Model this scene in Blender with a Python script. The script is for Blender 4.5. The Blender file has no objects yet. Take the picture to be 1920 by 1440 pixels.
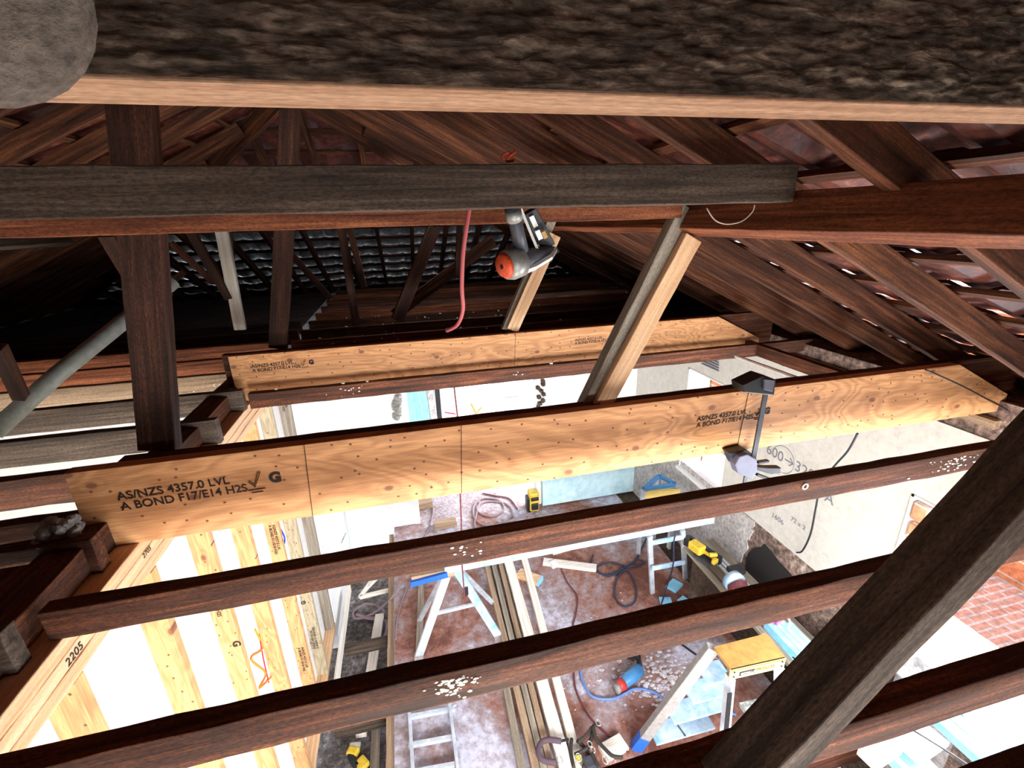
import bpy, bmesh, math, random
from mathutils import Vector, Matrix, noise
random.seed(7)
SC = bpy.context.scene
COL = SC.collection
# ---------------------------------------------------------------- camera
CZ = 3.85                       # camera height above the room floor (m)
F = 871.0
ax = Vector((.972, -.2342, -.0267)).normalized()
bk = -Vector((.2122, .919, -.3324)); bk -= ax*bk.dot(ax); bk.normalize()
up = bk.cross(ax)
CAMM = Matrix((ax, up, bk)).transposed()
cd = bpy.data.cameras.new('camera'); cam = bpy.data.objects.new('camera', cd); COL.objects.link(cam)
cam.matrix_world = Matrix.Translation((0, 0, CZ)) @ CAMM.to_4x4()
cd.sensor_width = 36; cd.lens = F/1920*36; cd.clip_start = .02
SC.camera = cam
def ray(px, py): return CAMM @ Vector((px-960, 720-py, -F))
def P(px, py, X=None, Y=None, z=None, t=None):
    r = ray(px, py)
    if X is not None: t = X/r.x
    elif Y is not None: t = Y/r.y
    elif z is not None: t = (z-CZ)/r.z
    return Vector((0, 0, CZ)) + r*t
def dn(d): return CZ-d           # a depth below the eye as a height
# ---------------------------------------------------------------- light
SC.view_settings.view_transform = 'Standard'; SC.view_settings.look = 'None'
SC.view_settings.gamma = 1; SC.view_settings.use_curve_mapping = False
SC.view_settings.exposure = EXPO = 0.55
SC.cycles.use_denoising = True
W = bpy.data.worlds.new('sky'); SC.world = W; W.use_nodes = True
bg = W.node_tree.nodes['Background']; bg.inputs[0].default_value = (.62, .78, 1, 1); bg.inputs[1].default_value = 1.3
def light(name, kind, loc, target, energy, color=(1,1,1), size=(1,1)):
    l = bpy.data.lights.new(name, kind); o = bpy.data.objects.new(name, l); COL.objects.link(o)
    o.location = loc; d = Vector(target)-Vector(loc); o.rotation_euler = d.to_track_quat('-Z', 'Y').to_euler()
    l.color = color
    if kind == 'AREA': l.shape = 'RECTANGLE'; l.size, l.size_y = size; l.energy = energy
    elif kind == 'SUN': l.energy = energy; l.angle = .01
    else: l.energy = energy; l.shadow_soft_size = size[0]
    return o
light('sun', 'SUN', (4.5, 2.5, 12), (0, .5, -1), 20, (1, .95, .86))
light('added_uplight', 'AREA', (.6, .45, .6), (.75, 1.0, 3.9), 55, (1, .93, .84), (2.0, .6))  # unseen area light added below the camera to lift undersides and beam faces
light('added_front_fill', 'AREA', (1.1, -1.35, 2.2), (1.3, 4.2, .3), 125, (.93, .96, 1), (2.6, .9)).data.spread = 2.0  # added fill aimed down into the room; the front wall has no window
light('side_window_daylight', 'AREA', (2.98, 1.2, 1.6), (0, 1.9, 1.2), 70, (.82, .9, 1), (1.0, 1.1))
light('added_right_wall_fill', 'AREA', (-.75, -.9, 2.0), (3.05, 3.0, 1.3), 10, (1, .95, .88), (.6, .6)).data.spread = 2.0  # added fill brightening the cream wall opposite, no lamp stands here
light('added_left_room_fill', 'AREA', (-2.6, -1.3, 1.5), (-2.6, 4, 1.8), 170, (1, .98, .95), (2.2, 1.6))  # unseen area light added to whiten the left room's walls
light('added_back_room_fill', 'AREA', (2.9, 6.2, 1.5), (0, 6.9, 1.3), 170, (.95, .97, 1), (1.0, 1.5))  # added to keep the back room white; no window on this side
light('added_far_attic_fill', 'AREA', (.6, 4.7, CZ+.2), (.0, 6.6, CZ-1.2), 9, (.86, .92, 1), (1.2, .5))  # added light lifting the far joists and tiles; the roof has no gap here
# ---------------------------------------------------------------- materials
def newmat(name):
    m = bpy.data.materials.new(name); m.use_nodes = True
    n = m.node_tree.nodes; return m, n, m.node_tree.links, n['Principled BSDF']
def ramp(n, stops):
    r = n.new('ShaderNodeValToRGB'); e = r.color_ramp.elements
    while len(e) < len(stops): e.new(.5)
    for i, (p, c) in enumerate(stops):
        e[i].position = p; e[i].color = (*c, 1) if len(c) == 3 else c
    return r
def coords(n, l, scale=(1,1,1), rnd=True):
    tc = n.new('ShaderNodeTexCoord'); mp = n.new('ShaderNodeMapping'); mp.inputs['Scale'].default_value = scale
    if rnd:
        oi = n.new('ShaderNodeObjectInfo'); mu = n.new('ShaderNodeVectorMath'); mu.operation = 'MULTIPLY_ADD'
        cb = n.new('ShaderNodeCombineXYZ')
        for i in range(3): l.new(oi.outputs['Random'], cb.inputs[i])
        mu.inputs[1].default_value = (37, 17, 23)
        l.new(cb.outputs[0], mu.inputs[0]); l.new(tc.outputs['Object'], mu.inputs[2]); l.new(mu.outputs[0], mp.inputs[0])
    else: l.new(tc.outputs['Object'], mp.inputs[0])
    return mp
def noi(n, l, vec, scale, detail=6, rough=.6, dist=0):
    t = n.new('ShaderNodeTexNoise'); t.inputs['Scale'].default_value = scale; t.inputs['Detail'].default_value = detail
    t.inputs['Roughness'].default_value = rough; t.inputs['Distortion'].default_value = dist
    l.new(vec.outputs[0], t.inputs['Vector']); return t
def mix(n, l, fac, a, b, mode='MIX'):
    x = n.new('ShaderNodeMix'); x.data_type = 'RGBA'; x.blend_type = mode
    for v, s in ((fac, 0), (a, 6), (b, 7)):
        if isinstance(v, (int, float)): x.inputs[s].default_value = v
        elif isinstance(v, tuple): x.inputs[s].default_value = (*v, 1)
        else: l.new(v, x.inputs[s])
    return x.outputs[2]
def bump(n, l, b, h, strength, dist=.01):
    x = n.new('ShaderNodeBump'); x.inputs['Strength'].default_value = strength; x.inputs['Distance'].default_value = dist
    l.new(h, x.inputs['Height']); l.new(x.outputs[0], b.inputs['Normal'])
def wood(name, cols, grain=(1.2, 30, 30), speck=.35, rough=.75, bmp=.5, blot=None, spec=.3):
    """grain runs along the object's own x axis"""
    m, n, l, b = newmat(name)
    g = noi(n, l, coords(n, l, grain), 1.4, 9, .65, .6)
    k = len(cols)
    r = ramp(n, [(.3+.4*i/(k-1), c) for i, c in enumerate(cols)]); l.new(g.outputs[0], r.inputs[0])
    s = noi(n, l, coords(n, l, (60, 160, 160)), 1.5, 3, .7)
    rs = ramp(n, [(.3, (1-speck,)*3), (.7, (1+speck,)*3)]); l.new(s.outputs[0], rs.inputs[0])
    c = mix(n, l, 1.0, r.outputs[0], rs.outputs[0], 'MULTIPLY')
    if blot:
        q = noi(n, l, coords(n, l, (1.5, 7, 7)), 1.6, 5, .6)
        rq = ramp(n, [(.5, (0,0,0)), (.68, (1,1,1))]); l.new(q.outputs[0], rq.inputs[0])
        c = mix(n, l, rq.outputs[0], c, blot)
    l.new(c, b.inputs['Base Color']); b.inputs['Roughness'].default_value = rough
    b.inputs['Specular IOR Level'].default_value = spec
    bump(n, l, b, g.outputs[0], bmp, .004); return m
def flat(n, l, mp):
    s = n.new('ShaderNodeSeparateXYZ'); c = n.new('ShaderNodeCombineXYZ'); l.new(mp.outputs[0], s.inputs[0]); l.new(s.outputs[0], c.inputs[0]); l.new(s.outputs[2], c.inputs[1]); return c.outputs[0]
def lvl(name, a, b_, knot=(.16, .06, .03), ring=1.0):
    m, n, l, b = newmat(name)
    co = coords(n, l, (.75, 2.6, 2.6))
    d = noi(n, l, co, 1.35, 3, .5, .8)
    wv = n.new('ShaderNodeMath'); wv.operation = 'MULTIPLY'; wv.inputs[1].default_value = 17
    l.new(d.outputs[0], wv.inputs[0])
    sn = n.new('ShaderNodeMath'); sn.operation = 'SINE'; ww = n.new('ShaderNodeMath'); ww.operation = 'MULTIPLY'; ww.inputs[1].default_value = 6.28
    l.new(wv.outputs[0], ww.inputs[0]); l.new(ww.outputs[0], sn.inputs[0])
    r = ramp(n, [(.0, tuple((p+2*q)/3 for p, q in zip(b_, a))), (.03, tuple((p+2*q)/3 for p, q in zip(b_, a))), (.5, a), (1, tuple(min(1, v*1.12) for v in a))])
    mp = n.new('ShaderNodeMapRange'); mp.inputs[1].default_value = -1; mp.inputs[2].default_value = 1; l.new(sn.outputs[0], mp.inputs[0]); l.new(mp.outputs[0], r.inputs[0])
    f = noi(n, l, coords(n, l, (6, 130, 130)), 1.5, 4, .7); rf = ramp(n, [(.3, (.72, .68, .62)), (.7, (1.15, 1.15, 1.15))]); l.new(f.outputs[0], rf.inputs[0])
    c = mix(n, l, 1.0, r.outputs[0], rf.outputs[0], 'MULTIPLY')
    v = n.new('ShaderNodeTexVoronoi'); v.inputs['Scale'].default_value = 17; v.voronoi_dimensions = '2D'; l.new(flat(n, l, coords(n, l, (.9, 0, 1.1))), v.inputs['Vector'])
    nn = noi(n, l, coords(n, l), 60, 3)
    ad = n.new('ShaderNodeMath'); ad.operation = 'MULTIPLY_ADD'; ad.inputs[1].default_value = .05; l.new(nn.outputs[0], ad.inputs[0]); l.new(v.outputs['Distance'], ad.inputs[2])
    rk = ramp(n, [(.075, (1,1,1)), (.11, (.3,.3,.3)), (.14, (0,0,0))]); l.new(ad.outputs[0], rk.inputs[0])
    sel = n.new('ShaderNodeMath'); sel.operation = 'GREATER_THAN'; sel.inputs[1].default_value = .55; sp = n.new('ShaderNodeSeparateColor'); l.new(v.outputs['Color'], sp.inputs[0]); l.new(sp.outputs[0], sel.inputs[0])
    mk = n.new('ShaderNodeMath'); mk.operation = 'MULTIPLY'; l.new(sel.outputs[0], mk.inputs[0]); l.new(rk.outputs[0], mk.inputs[1])
    c = mix(n, l, mk.outputs[0], c, knot)
    v2 = n.new('ShaderNodeTexVoronoi'); v2.inputs['Scale'].default_value = 2.3; v2.voronoi_dimensions = '2D'; l.new(flat(n, l, coords(n, l, (1, 0, 1.6))), v2.inputs['Vector'])
    rk2 = ramp(n, [(.03, (.9,.9,.9)), (.045, (.3,.3,.3)), (.07, (.06,.06,.06)), (.1, (.2,.2,.2)), (.13, (0,0,0))]); l.new(v2.outputs['Distance'], rk2.inputs[0])
    c = mix(n, l, rk2.outputs[0], c, (.22, .08, .04))
    l.new(c, b.inputs['Base Color']); b.inputs['Roughness'].default_value = .62; b.inputs['Specular IOR Level'].default_value = .3
    bump(n, l, b, f.outputs[0], .25, .002); return m
def plain(name, c, rough=.6, metal=0, var=.15, sc=18, spec=.4, bmp=.1, c2=None, lo=.35, hi=.65):
    m, n, l, b = newmat(name)
    g = noi(n, l, coords(n, l), sc, 7, .65)
    r = ramp(n, [(lo, c2 or tuple(v*(1-var) for v in c)), (hi, c)]); l.new(g.outputs[0], r.inputs[0])
    l.new(r.outputs[0], b.inputs['Base Color']); b.inputs['Roughness'].default_value = rough; b.inputs['Metallic'].default_value = metal
    b.inputs['Specular IOR Level'].default_value = spec
    if bmp: bump(n, l, b, g.outputs[0], bmp, .005)
    return m
def patchy(name, cs, sc=3, fine=30, rough=.8, bmp=.6, thr=(.42, .6), amt=.5, mf=.45):
    m, n, l, b = newmat(name)
    g = noi(n, l, coords(n, l, rnd=False), sc, 9, .65, .4); f = noi(n, l, coords(n, l, rnd=False), fine, 8, .75, .2)
    ms = mix(n, l, mf, g.outputs[0], f.outputs[0])
    k = len(cs); r = ramp(n, [(thr[0]+(thr[1]-thr[0])*i/(k-1), c) for i, c in enumerate(cs)]); l.new(ms, r.inputs[0])
    rf = ramp(n, [(.3, (1-amt,)*3), (.68, (1+amt*.5,)*3)]); l.new(f.outputs[0], rf.inputs[0])
    c = mix(n, l, 1.0, r.outputs[0], rf.outputs[0], 'MULTIPLY')
    l.new(c, b.inputs['Base Color']); b.inputs['Roughness'].default_value = rough; bump(n, l, b, f.outputs[0], bmp, .01); return m
def brickmat(name, a, b2, mortar, scale=1.0, rot=(0,0,0)):
    m, n, l, b = newmat(name)
    mp = coords(n, l, (1,1,1), False); mp.inputs['Rotation'].default_value = rot
    t = n.new('ShaderNodeTexBrick'); l.new(mp.outputs[0], t.inputs[0])
    t.inputs['Color1'].default_value = (*a, 1); t.inputs['Color2'].default_value = (*b2, 1); t.inputs['Mortar'].default_value = (*mortar, 1)
    t.inputs['Scale'].default_value = scale; t.inputs['Brick Width'].default_value = .24; t.inputs['Row Height'].default_value = .085; t.inputs['Mortar Size'].default_value = .012
    f = noi(n, l, coords(n, l, rnd=False), 14, 9, .7); rf = ramp(n, [(.3, (.55,)*3), (.65, (1.3,)*3)]); l.new(f.outputs[0], rf.inputs[0])
    l.new(mix(n, l, 1.0, t.outputs[0], rf.outputs[0], 'MULTIPLY'), b.inputs['Base Color']); b.inputs['Roughness'].default_value = .85
    bump(n, l, b, f.outputs[0], .5, .01); return m
M = {}
M['old'] = wood('old_hardwood', [(.012,.004,.0018), (.078,.023,.0085), (.22,.072,.027)], speck=.65, blot=(.035,.017,.01), bmp=.9)
M['old_dark'] = wood('old_dark_hardwood', [(.008,.003,.0015), (.04,.013,.006), (.10,.036,.017)], speck=.65, bmp=.8)
M['old_grey'] = wood('old_greyed_hardwood', [(.02,.013,.009), (.07,.047,.032), (.15,.105,.075)], speck=.55)
M['old_red'] = wood('old_red_hardwood', [(.03,.009,.004), (.18,.05,.018), (.38,.13,.048)], speck=.5)
M['rafter'] = wood('rafter_timber', [(.012,.004,.002), (.078,.025,.0095), (.24,.085,.033)], speck=.4)
M['near'] = wood('rough_sawn_timber', [(.04,.03,.022), (.145,.11,.082), (.45,.35,.26)], (22, 110, 110), .6, .85, .9)
M['near_lit'] = wood('lit_underside', [(.3,.15,.08), (.5,.29,.17), (.62,.42,.28)], (1.5, 60, 60), .3)  # paler than the face: light from the room painted onto the underside
M['pine'] = wood('new_pine', [(.5,.26,.12), (.72,.44,.24), (.85,.6,.38)], (1, 26, 26), .15, .6, .2, spec=.3)
M['pine_white'] = wood('pale_pine', [(.66,.56,.44), (.86,.78,.68), (.95,.9,.84)], (1, 26, 26), .15, .6, .2)
M['grey_plank'] = wood('weathered_plank', [(.13,.1,.075), (.3,.25,.19), (.46,.4,.32)], (1, 34, 34), .3)
M['brown_plank'] = wood('brown_plank', [(.16,.1,.06), (.36,.24,.15), (.5,.36,.24)], (1, 30, 30), .3)
M['lvl'] = lvl('laminated_veneer', (.68,.34,.15), (.4,.14,.05))
M['lvl_stud'] = lvl('stud_veneer', (.7,.4,.18), (.48,.2,.08))
M['lvl_grey'] = lvl('greyed_veneer', (.5,.42,.28), (.36,.28,.17))
M['ink'] = plain('stamp_ink', (.035,.018,.015), .8, var=.5, sc=90)
M['red_ink'] = plain('red_marker', (.75,.03,.06)); M['orange_ink'] = plain('orange_marker', (.9,.3,.02)); M['pencil'] = plain('pencil', (.22,.22,.25), .8)
M['blue_ink'] = plain('blue_marker', (.02,.06,.6))
M['plaster'] = patchy('white_plaster', [(.72,.72,.72), (.86,.86,.85), (.9,.9,.89)], 2.2, 22, .85, .1, (.3,.6), .05)
M['plaster_cream'] = patchy('cream_plaster', [(.52,.49,.43), (.66,.62,.54), (.72,.68,.6)], 1.8, 16, .85, .15, (.3,.65), .08)
M['blue_wall'] = patchy('pale_blue_board', [(.42,.68,.8), (.6,.84,.9), (.75,.92,.96)], 2, 12, .6, .1, (.35,.65), .08)
M['rubble'] = patchy('damp_brick_rubble', [(.04,.028,.022), (.16,.11,.085), (.34,.22,.17), (.55,.46,.38)], 3, 20, .9, 1, (.36,.64), .7)
M['render_grey'] = patchy('grey_render', [(.3,.27,.25), (.5,.46,.43), (.66,.62,.6)], 3, 26, .9, .7, (.36,.6), .4)
M['brick'] = brickmat('orange_brick', (.62,.2,.09), (.8,.36,.18), (.75,.68,.6), rot=(math.pi/2, 0, math.pi/2))
M['paving'] = brickmat('brick_paving', (.75,.42,.3), (.85,.55,.42), (.85,.8,.75))
M['hole_dark'] = plain('hole_dark', (.02,.017,.015), .95)  # flat black for the dark inside of the wall hole
M['floor'] = patchy('dusty_red_board', [(.17,.055,.035), (.32,.14,.1), (.36,.28,.29), (.58,.56,.66)], .9, 14, .7, .25, (.40,.58), .28, .22)
M['subfloor'] = patchy('dusty_subfloor', [(.05,.04,.035), (.12,.1,.09), (.25,.22,.21), (.45,.43,.43)], 2.6, 26, .9, .6, (.36,.66), .6)
M['dirt'] = patchy('dark_dirt', [(.04,.025,.016), (.1,.062,.04), (.2,.14,.1)], 4, 40, .95, 1, (.35,.65), .6)
M['backfloor'] = patchy('purple_grey_floor', [(.22,.16,.15), (.38,.3,.32), (.52,.46,.5)], 3, 26, .7, .3, (.36,.62), .4)
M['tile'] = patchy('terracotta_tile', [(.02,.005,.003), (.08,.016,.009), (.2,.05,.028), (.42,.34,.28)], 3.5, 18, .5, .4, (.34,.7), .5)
M['tile_lit'] = patchy('lit_hip_tile', [(.1,.1,.1), (.3,.3,.32), (.6,.62,.66)], 4, 22, .5, .4, (.36,.64), .4)  # light falling on the lower hip is put into this paler colour
M['lath'] = patchy('dusty_lath', [(.035,.02,.016), (.09,.05,.04), (.17,.1,.08)], 3, 30, .9, .7, (.35,.65), .6)
M['crumb'] = plain('plaster_crumb', (.85,.82,.74), .9, var=.3, sc=60)
M['alu'] = plain('aluminium', (.78,.82,.86), .38, .35, .2, 12, c2=(.5,.56,.64))
M['alu_blue'] = plain('blue_smeared_aluminium', (.72,.82,.9), .4, .2, .2, 9, c2=(.25,.5,.78))
M['grey_rail'] = plain('dusty_grey_rail', (.36,.33,.31), .6, .1, .3, 30)
M['blue_plastic'] = plain('blue_plastic', (.02,.12,.55), .4); M['sky_board'] = plain('blue_treated_pine', (.3,.66,.85), .6, c2=(.2,.52,.78), sc=12)
M['yellow'] = plain('yellow_plastic', (.85,.58,.05), .4, var=.25, sc=40); M['black'] = plain('black_plastic', (.018,.018,.02), .4, var=.3)
M['dark_grey'] = plain('dark_grey_plastic', (.07,.07,.085), .45, var=.3); M['slate'] = plain('slate_plastic', (.13,.13,.18), .5, var=.2)
M['grey_metal'] = plain('worn_grey_metal', (.35,.34,.31), .45, .5, .4, 25); M['silver'] = plain('bright_metal', (.8,.8,.76), .25, .7, .2)
M['red_orange'] = plain('red_orange_cap', (.82,.1,.03), .5, var=.4, sc=40); M['red'] = plain('red_plastic', (.65,.05,.04), .4)
M['blue_tool'] = plain('blue_tool_plastic', (.08,.3,.62), .4); M['white'] = plain('white_label', (.88,.88,.86), .6, var=.05)
M['cap_orange'] = plain('dusty_ochre_plastic', (.5,.28,.07), .7, var=.3, sc=20); M['cap_yellow'] = plain('yellow_label', (.92,.66,.2), .5, var=.1)
M['hose_red'] = plain('red_hose', (.5,.1,.1), .5); M['cord_dark'] = plain('dark_cord', (.03,.035,.07), .5); M['cord_mauve'] = plain('dusty_mauve_cord', (.32,.22,.24), .6)
M['hose_blue'] = plain('blue_hose', (.14,.24,.55), .5); M['cord_maroon'] = plain('maroon_cord', (.16,.035,.04), .5)
M['pipe'] = plain('galvanised_pipe', (.34,.35,.3), .6, .1, .3, 30); M['fuzz'] = plain('dusty_round_timber', (.27,.225,.185), .9, var=.55, sc=170, bmp=1)
M['web'] = plain('dusty_string', (.5,.4,.33), .9); M['leather'] = plain('dark_leather', (.045,.035,.028), .7, var=.4); M['purple_foam'] = plain('purple_brown_foam', (.1,.06,.08), .8)
M['pink'] = plain('pink_plastic', (.85,.12,.4), .5); M['glass'] = plain('pale_blue_pane', (.5,.74,.9), .15, var=.15, sc=5)
M['grey_stone'] = patchy('grey_mortar', [(.14,.13,.11), (.3,.29,.26), (.5,.5,.48)], 6, 30, .9, .8, (.35,.65), .5)
M['sawdust'] = patchy('sawdust', [(.4,.3,.3), (.62,.55,.58), (.82,.8,.84)], 8, 40, .9, .8, (.35,.6), .5)
# ---------------------------------------------------------------- object helpers
def tag(o, label=None, cat=None, group=None, kind=None):
    if label: o['label'] = label
    if cat: o['category'] = cat
    if group: o['group'] = group
    if kind: o['kind'] = kind
    return o
def empty(name, loc, label=None, cat=None, group=None, rot=None):
    o = bpy.data.objects.new(name, None); COL.objects.link(o); o.location = loc; o.empty_display_size = .05
    if rot is not None: o.rotation_euler = rot
    return tag(o, label, cat, group)
def link(name, me, mat, parent=None, smooth=False):
    o = bpy.data.objects.new(name, me); COL.objects.link(o)
    if mat is not None: me.materials.append(mat)
    if smooth:
        for p in me.polygons: p.use_smooth = True
    if parent is not None:
        o.parent = parent
    return o
def wm(o):
    m = o.matrix_basis.copy()
    while o.parent is not None: o = o.parent; m = o.matrix_basis @ m
    return m
class MB:
    def __init__(s): s.bm = bmesh.new()
    def box(s, c, size, rot=None, taper=1):
        m = Matrix.Translation(c) @ (rot.to_4x4() if rot is not None else Matrix.Identity(4))
        vs = []
        for z in (-.5, .5):
            k = taper if z > 0 else 1
            for x, y in ((-.5,-.5), (.5,-.5), (.5,.5), (-.5,.5)):
                vs.append(s.bm.verts.new(m @ Vector((x*size[0]*k, y*size[1]*k, z*size[2]))))
        for f in ((3,2,1,0), (4,5,6,7), (0,1,5,4), (1,2,6,5), (2,3,7,6), (3,0,4,7)): s.bm.faces.new([vs[i] for i in f])
        return s
    def bar(s, p1, p2, w, h, hint=(0,0,1), ext=0):
        p1, p2 = Vector(p1), Vector(p2); x = (p2-p1); L = x.length; x.normalize()
        y = Vector(hint).cross(x).normalized(); z = x.cross(y)
        return s.box((p1+p2)/2, (L+ext, w, h), Matrix((x, y, z)).transposed())
    def tube(s, pts, r, n=8, cap=True, radii=None):
        pts = [Vector(p) for p in pts]; rings = []; u = None
        for i, p in enumerate(pts):
            d = (pts[min(i+1, len(pts)-1)]-pts[max(i-1, 0)]).normalized()
            if u is None: u = d.orthogonal().normalized()
            u = (u-d*u.dot(d)); u = u.normalized() if u.length > 1e-6 else d.orthogonal().normalized()
            v = d.cross(u); rr = radii[i] if radii else r
            rings.append([s.bm.verts.new(p+(u*math.cos(a)+v*math.sin(a))*rr) for a in (2*math.pi*k/n for k in range(n))])
        for a, b in zip(rings, rings[1:]):
            for k in range(n): s.bm.faces.new((a[k], a[(k+1) % n], b[(k+1) % n], b[k]))
        if cap: s.bm.faces.new(rings[0][::-1]); s.bm.faces.new(rings[-1])
        return s
    def prism(s, poly, off):
        """closed 3d polygon extruded by the vector off"""
        off = Vector(off); a = [s.bm.verts.new(Vector(p)) for p in poly]; b = [s.bm.verts.new(Vector(p)+off) for p in poly]
        s.bm.faces.new(a); s.bm.faces.new(b[::-1])
        for i in range(len(a)): j = (i+1) % len(a); s.bm.faces.new((a[j], a[i], b[i], b[j]))
        return s
    def blob(s, c, r, k=1, sq=(1,1,1)):
        res = bmesh.ops.create_icosphere(s.bm, subdivisions=k, radius=r)
        for v in res['verts']:
            v.co = Vector(c)+Vector((v.co.x*sq[0], v.co.y*sq[1], v.co.z*sq[2]))*random.uniform(.8, 1.15)
        return s
    def build(s, name, mat, parent=None, smooth=False, bevel=0, origin=None):
        bmesh.ops.recalc_face_normals(s.bm, faces=s.bm.faces)
        off = Vector((0,0,0))
        if parent is not None:
            bmesh.ops.transform(s.bm, matrix=wm(parent).inverted(), verts=s.bm.verts)
        if origin is not None: off = Vector(origin)
        if parent is None and origin is None:
            lo = Vector([min(v.co[i] for v in s.bm.verts) for i in range(3)]); hi = Vector([max(v.co[i] for v in s.bm.verts) for i in range(3)])
            off = Vector(((lo.x+hi.x)/2, (lo.y+hi.y)/2, lo.z))
        loc = parent is None and off or None
        for v in s.bm.verts: v.co -= off
        me = bpy.data.meshes.new(name); s.bm.to_mesh(me); s.bm.free()
        o = link(name, me, mat, parent, smooth)
        if loc is not None: o.location = loc
        if bevel:
            b = o.modifiers.new('bevel', 'BEVEL'); b.width = bevel; b.segments = 2; b.limit_method = 'ANGLE'
        return o
def beam(name, p1, p2, w, h, mat, label=None, cat='beam', group=None, hint=(0,0,1), jit=.0015, parent=None, roll=0, kind=None, top=False, bevel=.003):
    """a timber: local x along its length. w across, h in the hint direction. top=True: p1,p2 run along the middle of its top face"""
    p1, p2 = Vector(p1), Vector(p2); x = p2-p1; L = x.length; x.normalize()
    y = Vector(hint).cross(x).normalized(); z = x.cross(y)
    R = Matrix((x, y, z)).transposed()
    if roll: R = R @ Matrix.Rotation(roll, 3, 'X')
    if top: p1 = p1 - R @ Vector((0, 0, h/2)); p2 = p2 - R @ Vector((0, 0, h/2))
    n = max(2, int(L/.09)); bm = bmesh.new(); rings = []
    rnd = random.Random(hash((round(p1.x, 3), round(p1.y, 3), round(p2.z, 3))) & 0xffff)
    for i in range(n+1):
        rings.append([bm.verts.new((-L/2+L*i/n, sy*w/2+rnd.uniform(-jit, jit), sz*h/2+rnd.uniform(-jit, jit))) for sy, sz in ((-1,-1), (1,-1), (1,1), (-1,1))])
    for a, b in zip(rings, rings[1:]):
        for k in range(4): bm.faces.new((a[k], a[(k+1) % 4], b[(k+1) % 4], b[k]))
    bm.faces.new(rings[0][::-1]); bm.faces.new(rings[-1])
    bmesh.ops.recalc_face_normals(bm, faces=bm.faces)
    me = bpy.data.meshes.new(name); bm.to_mesh(me); bm.free()
    o = link(name, me, mat, None)
    mw = Matrix.Translation((p1+p2)/2) @ R.to_4x4()
    if parent is not None:
        o.parent = parent; o.matrix_basis = wm(parent).inverted() @ mw
    else: o.matrix_basis = mw
    if bevel: b = o.modifiers.new('bevel', 'BEVEL'); b.width = bevel; b.segments = 2; b.limit_method = 'ANGLE'
    if parent is None: tag(o, label, cat if kind is None else None, group, kind)
    return o
def sbox(name, lo, hi, mat, kind='structure', **k):
    lo, hi = Vector(lo), Vector(hi); o = MB().box((lo+hi)/2, hi-lo).build(name, mat, **k)
    if kind: o['kind'] = kind
    return o
def smooth_path(pts, n=8):
    pts = [Vector(p) for p in pts]; out = []
    for i in range(len(pts)-1):
        a, b, c, d = pts[max(i-1, 0)], pts[i], pts[i+1], pts[min(i+2, len(pts)-1)]
        for k in range(n):
            t = k/n; out.append(.5*((2*b)+(c-a)*t+(2*a-5*b+4*c-d)*t*t+(3*b-a-3*c+d)*t**3))
    out.append(pts[-1]); return out
def hose(name, pts, r, mat, label, cat, group=None):
    o = MB().tube(smooth_path(pts), r, 8).build(name, mat, smooth=True); return tag(o, label, cat, group)
def text(name, body, pos, xd, yd, size, mat, parent, bold=0, ital=0, wide=1):
    c = bpy.data.curves.new(name, 'FONT'); c.body = body; c.size = size; c.offset = bold; c.shear = ital; c.space_line = .95; c.extrude = .0004
    t = bpy.data.objects.new('tmp', c); COL.objects.link(t)
    dg = bpy.context.evaluated_depsgraph_get(); me = bpy.data.meshes.new_from_object(t.evaluated_get(dg)); bpy.data.objects.remove(t)
    x = Vector(xd).normalized(); y = Vector(yd); y = (y-x*y.dot(x)).normalized(); z = x.cross(y)
    m = Matrix.Translation(pos) @ Matrix((x*wide, y, z)).transposed().to_4x4()
    me.transform(m)
    me.transform(wm(parent).inverted()); me.materials.clear()
    return link(name, me, mat, parent)
# ================================================================ the shell
RX, LX = 3.05, -.99             # right wall face, left stud face
TOPZ = dn(1.04)                  # top of wall plates = bottom of joists
o = sbox('floor', (-.41, -1.5, -.03), (2.78, 5.5, 0), M['floor']); tag(o, 'dusty red-brown sheet flooring of the room below')
o = sbox('floor', (-.41, 5.5, -.03), (3.05, 8.3, -.002), M['backfloor']); tag(o, 'purple-grey dusty floor of the back room')
o = sbox('floor', (LX-.1, -1.5, -.4), (-.41, 5.5, -.34), M['subfloor']); tag(o, 'dusty subfloor exposed beside the stud wall')
o = sbox('floor', (2.78, -1.5, -.06), (3.1, 5.5, -.02), M['dirt']); tag(o, 'dark dirt strip along the right wall')
o = sbox('floor', (-4.6, -1.5, -.03), (LX-.1, 8.3, 0), M['plaster_cream']); tag(o, 'pale covered floor of the left room')
o = sbox('ground', (3.4, -4, -.3), (12, 9, -.2), M['paving']); tag(o, 'sunlit brick paving outside the window')
for i, Y in enumerate((1.42, 2.2, 3.0, 3.8)):
    beam('floor_joist', (-.91, Y, -.15), (-.42, Y, -.15), 0.07, .1, M['old_grey'], ['greyed floor joist in the open subfloor, nearest the camera', 'greyed floor joist in the open subfloor beside the trestle', 'greyed floor joist in the open subfloor by the hose coil', 'greyed floor joist in the open subfloor, farthest back'][i], 'joist', 'floor joists in the open subfloor')
beam('floor_bearer', (-.45, -1, -.1), (-.45, 5.4, -.1), .06, .14, M['brown_plank'], 'brown timber edge bearer under the red flooring edge', 'beam')
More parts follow.
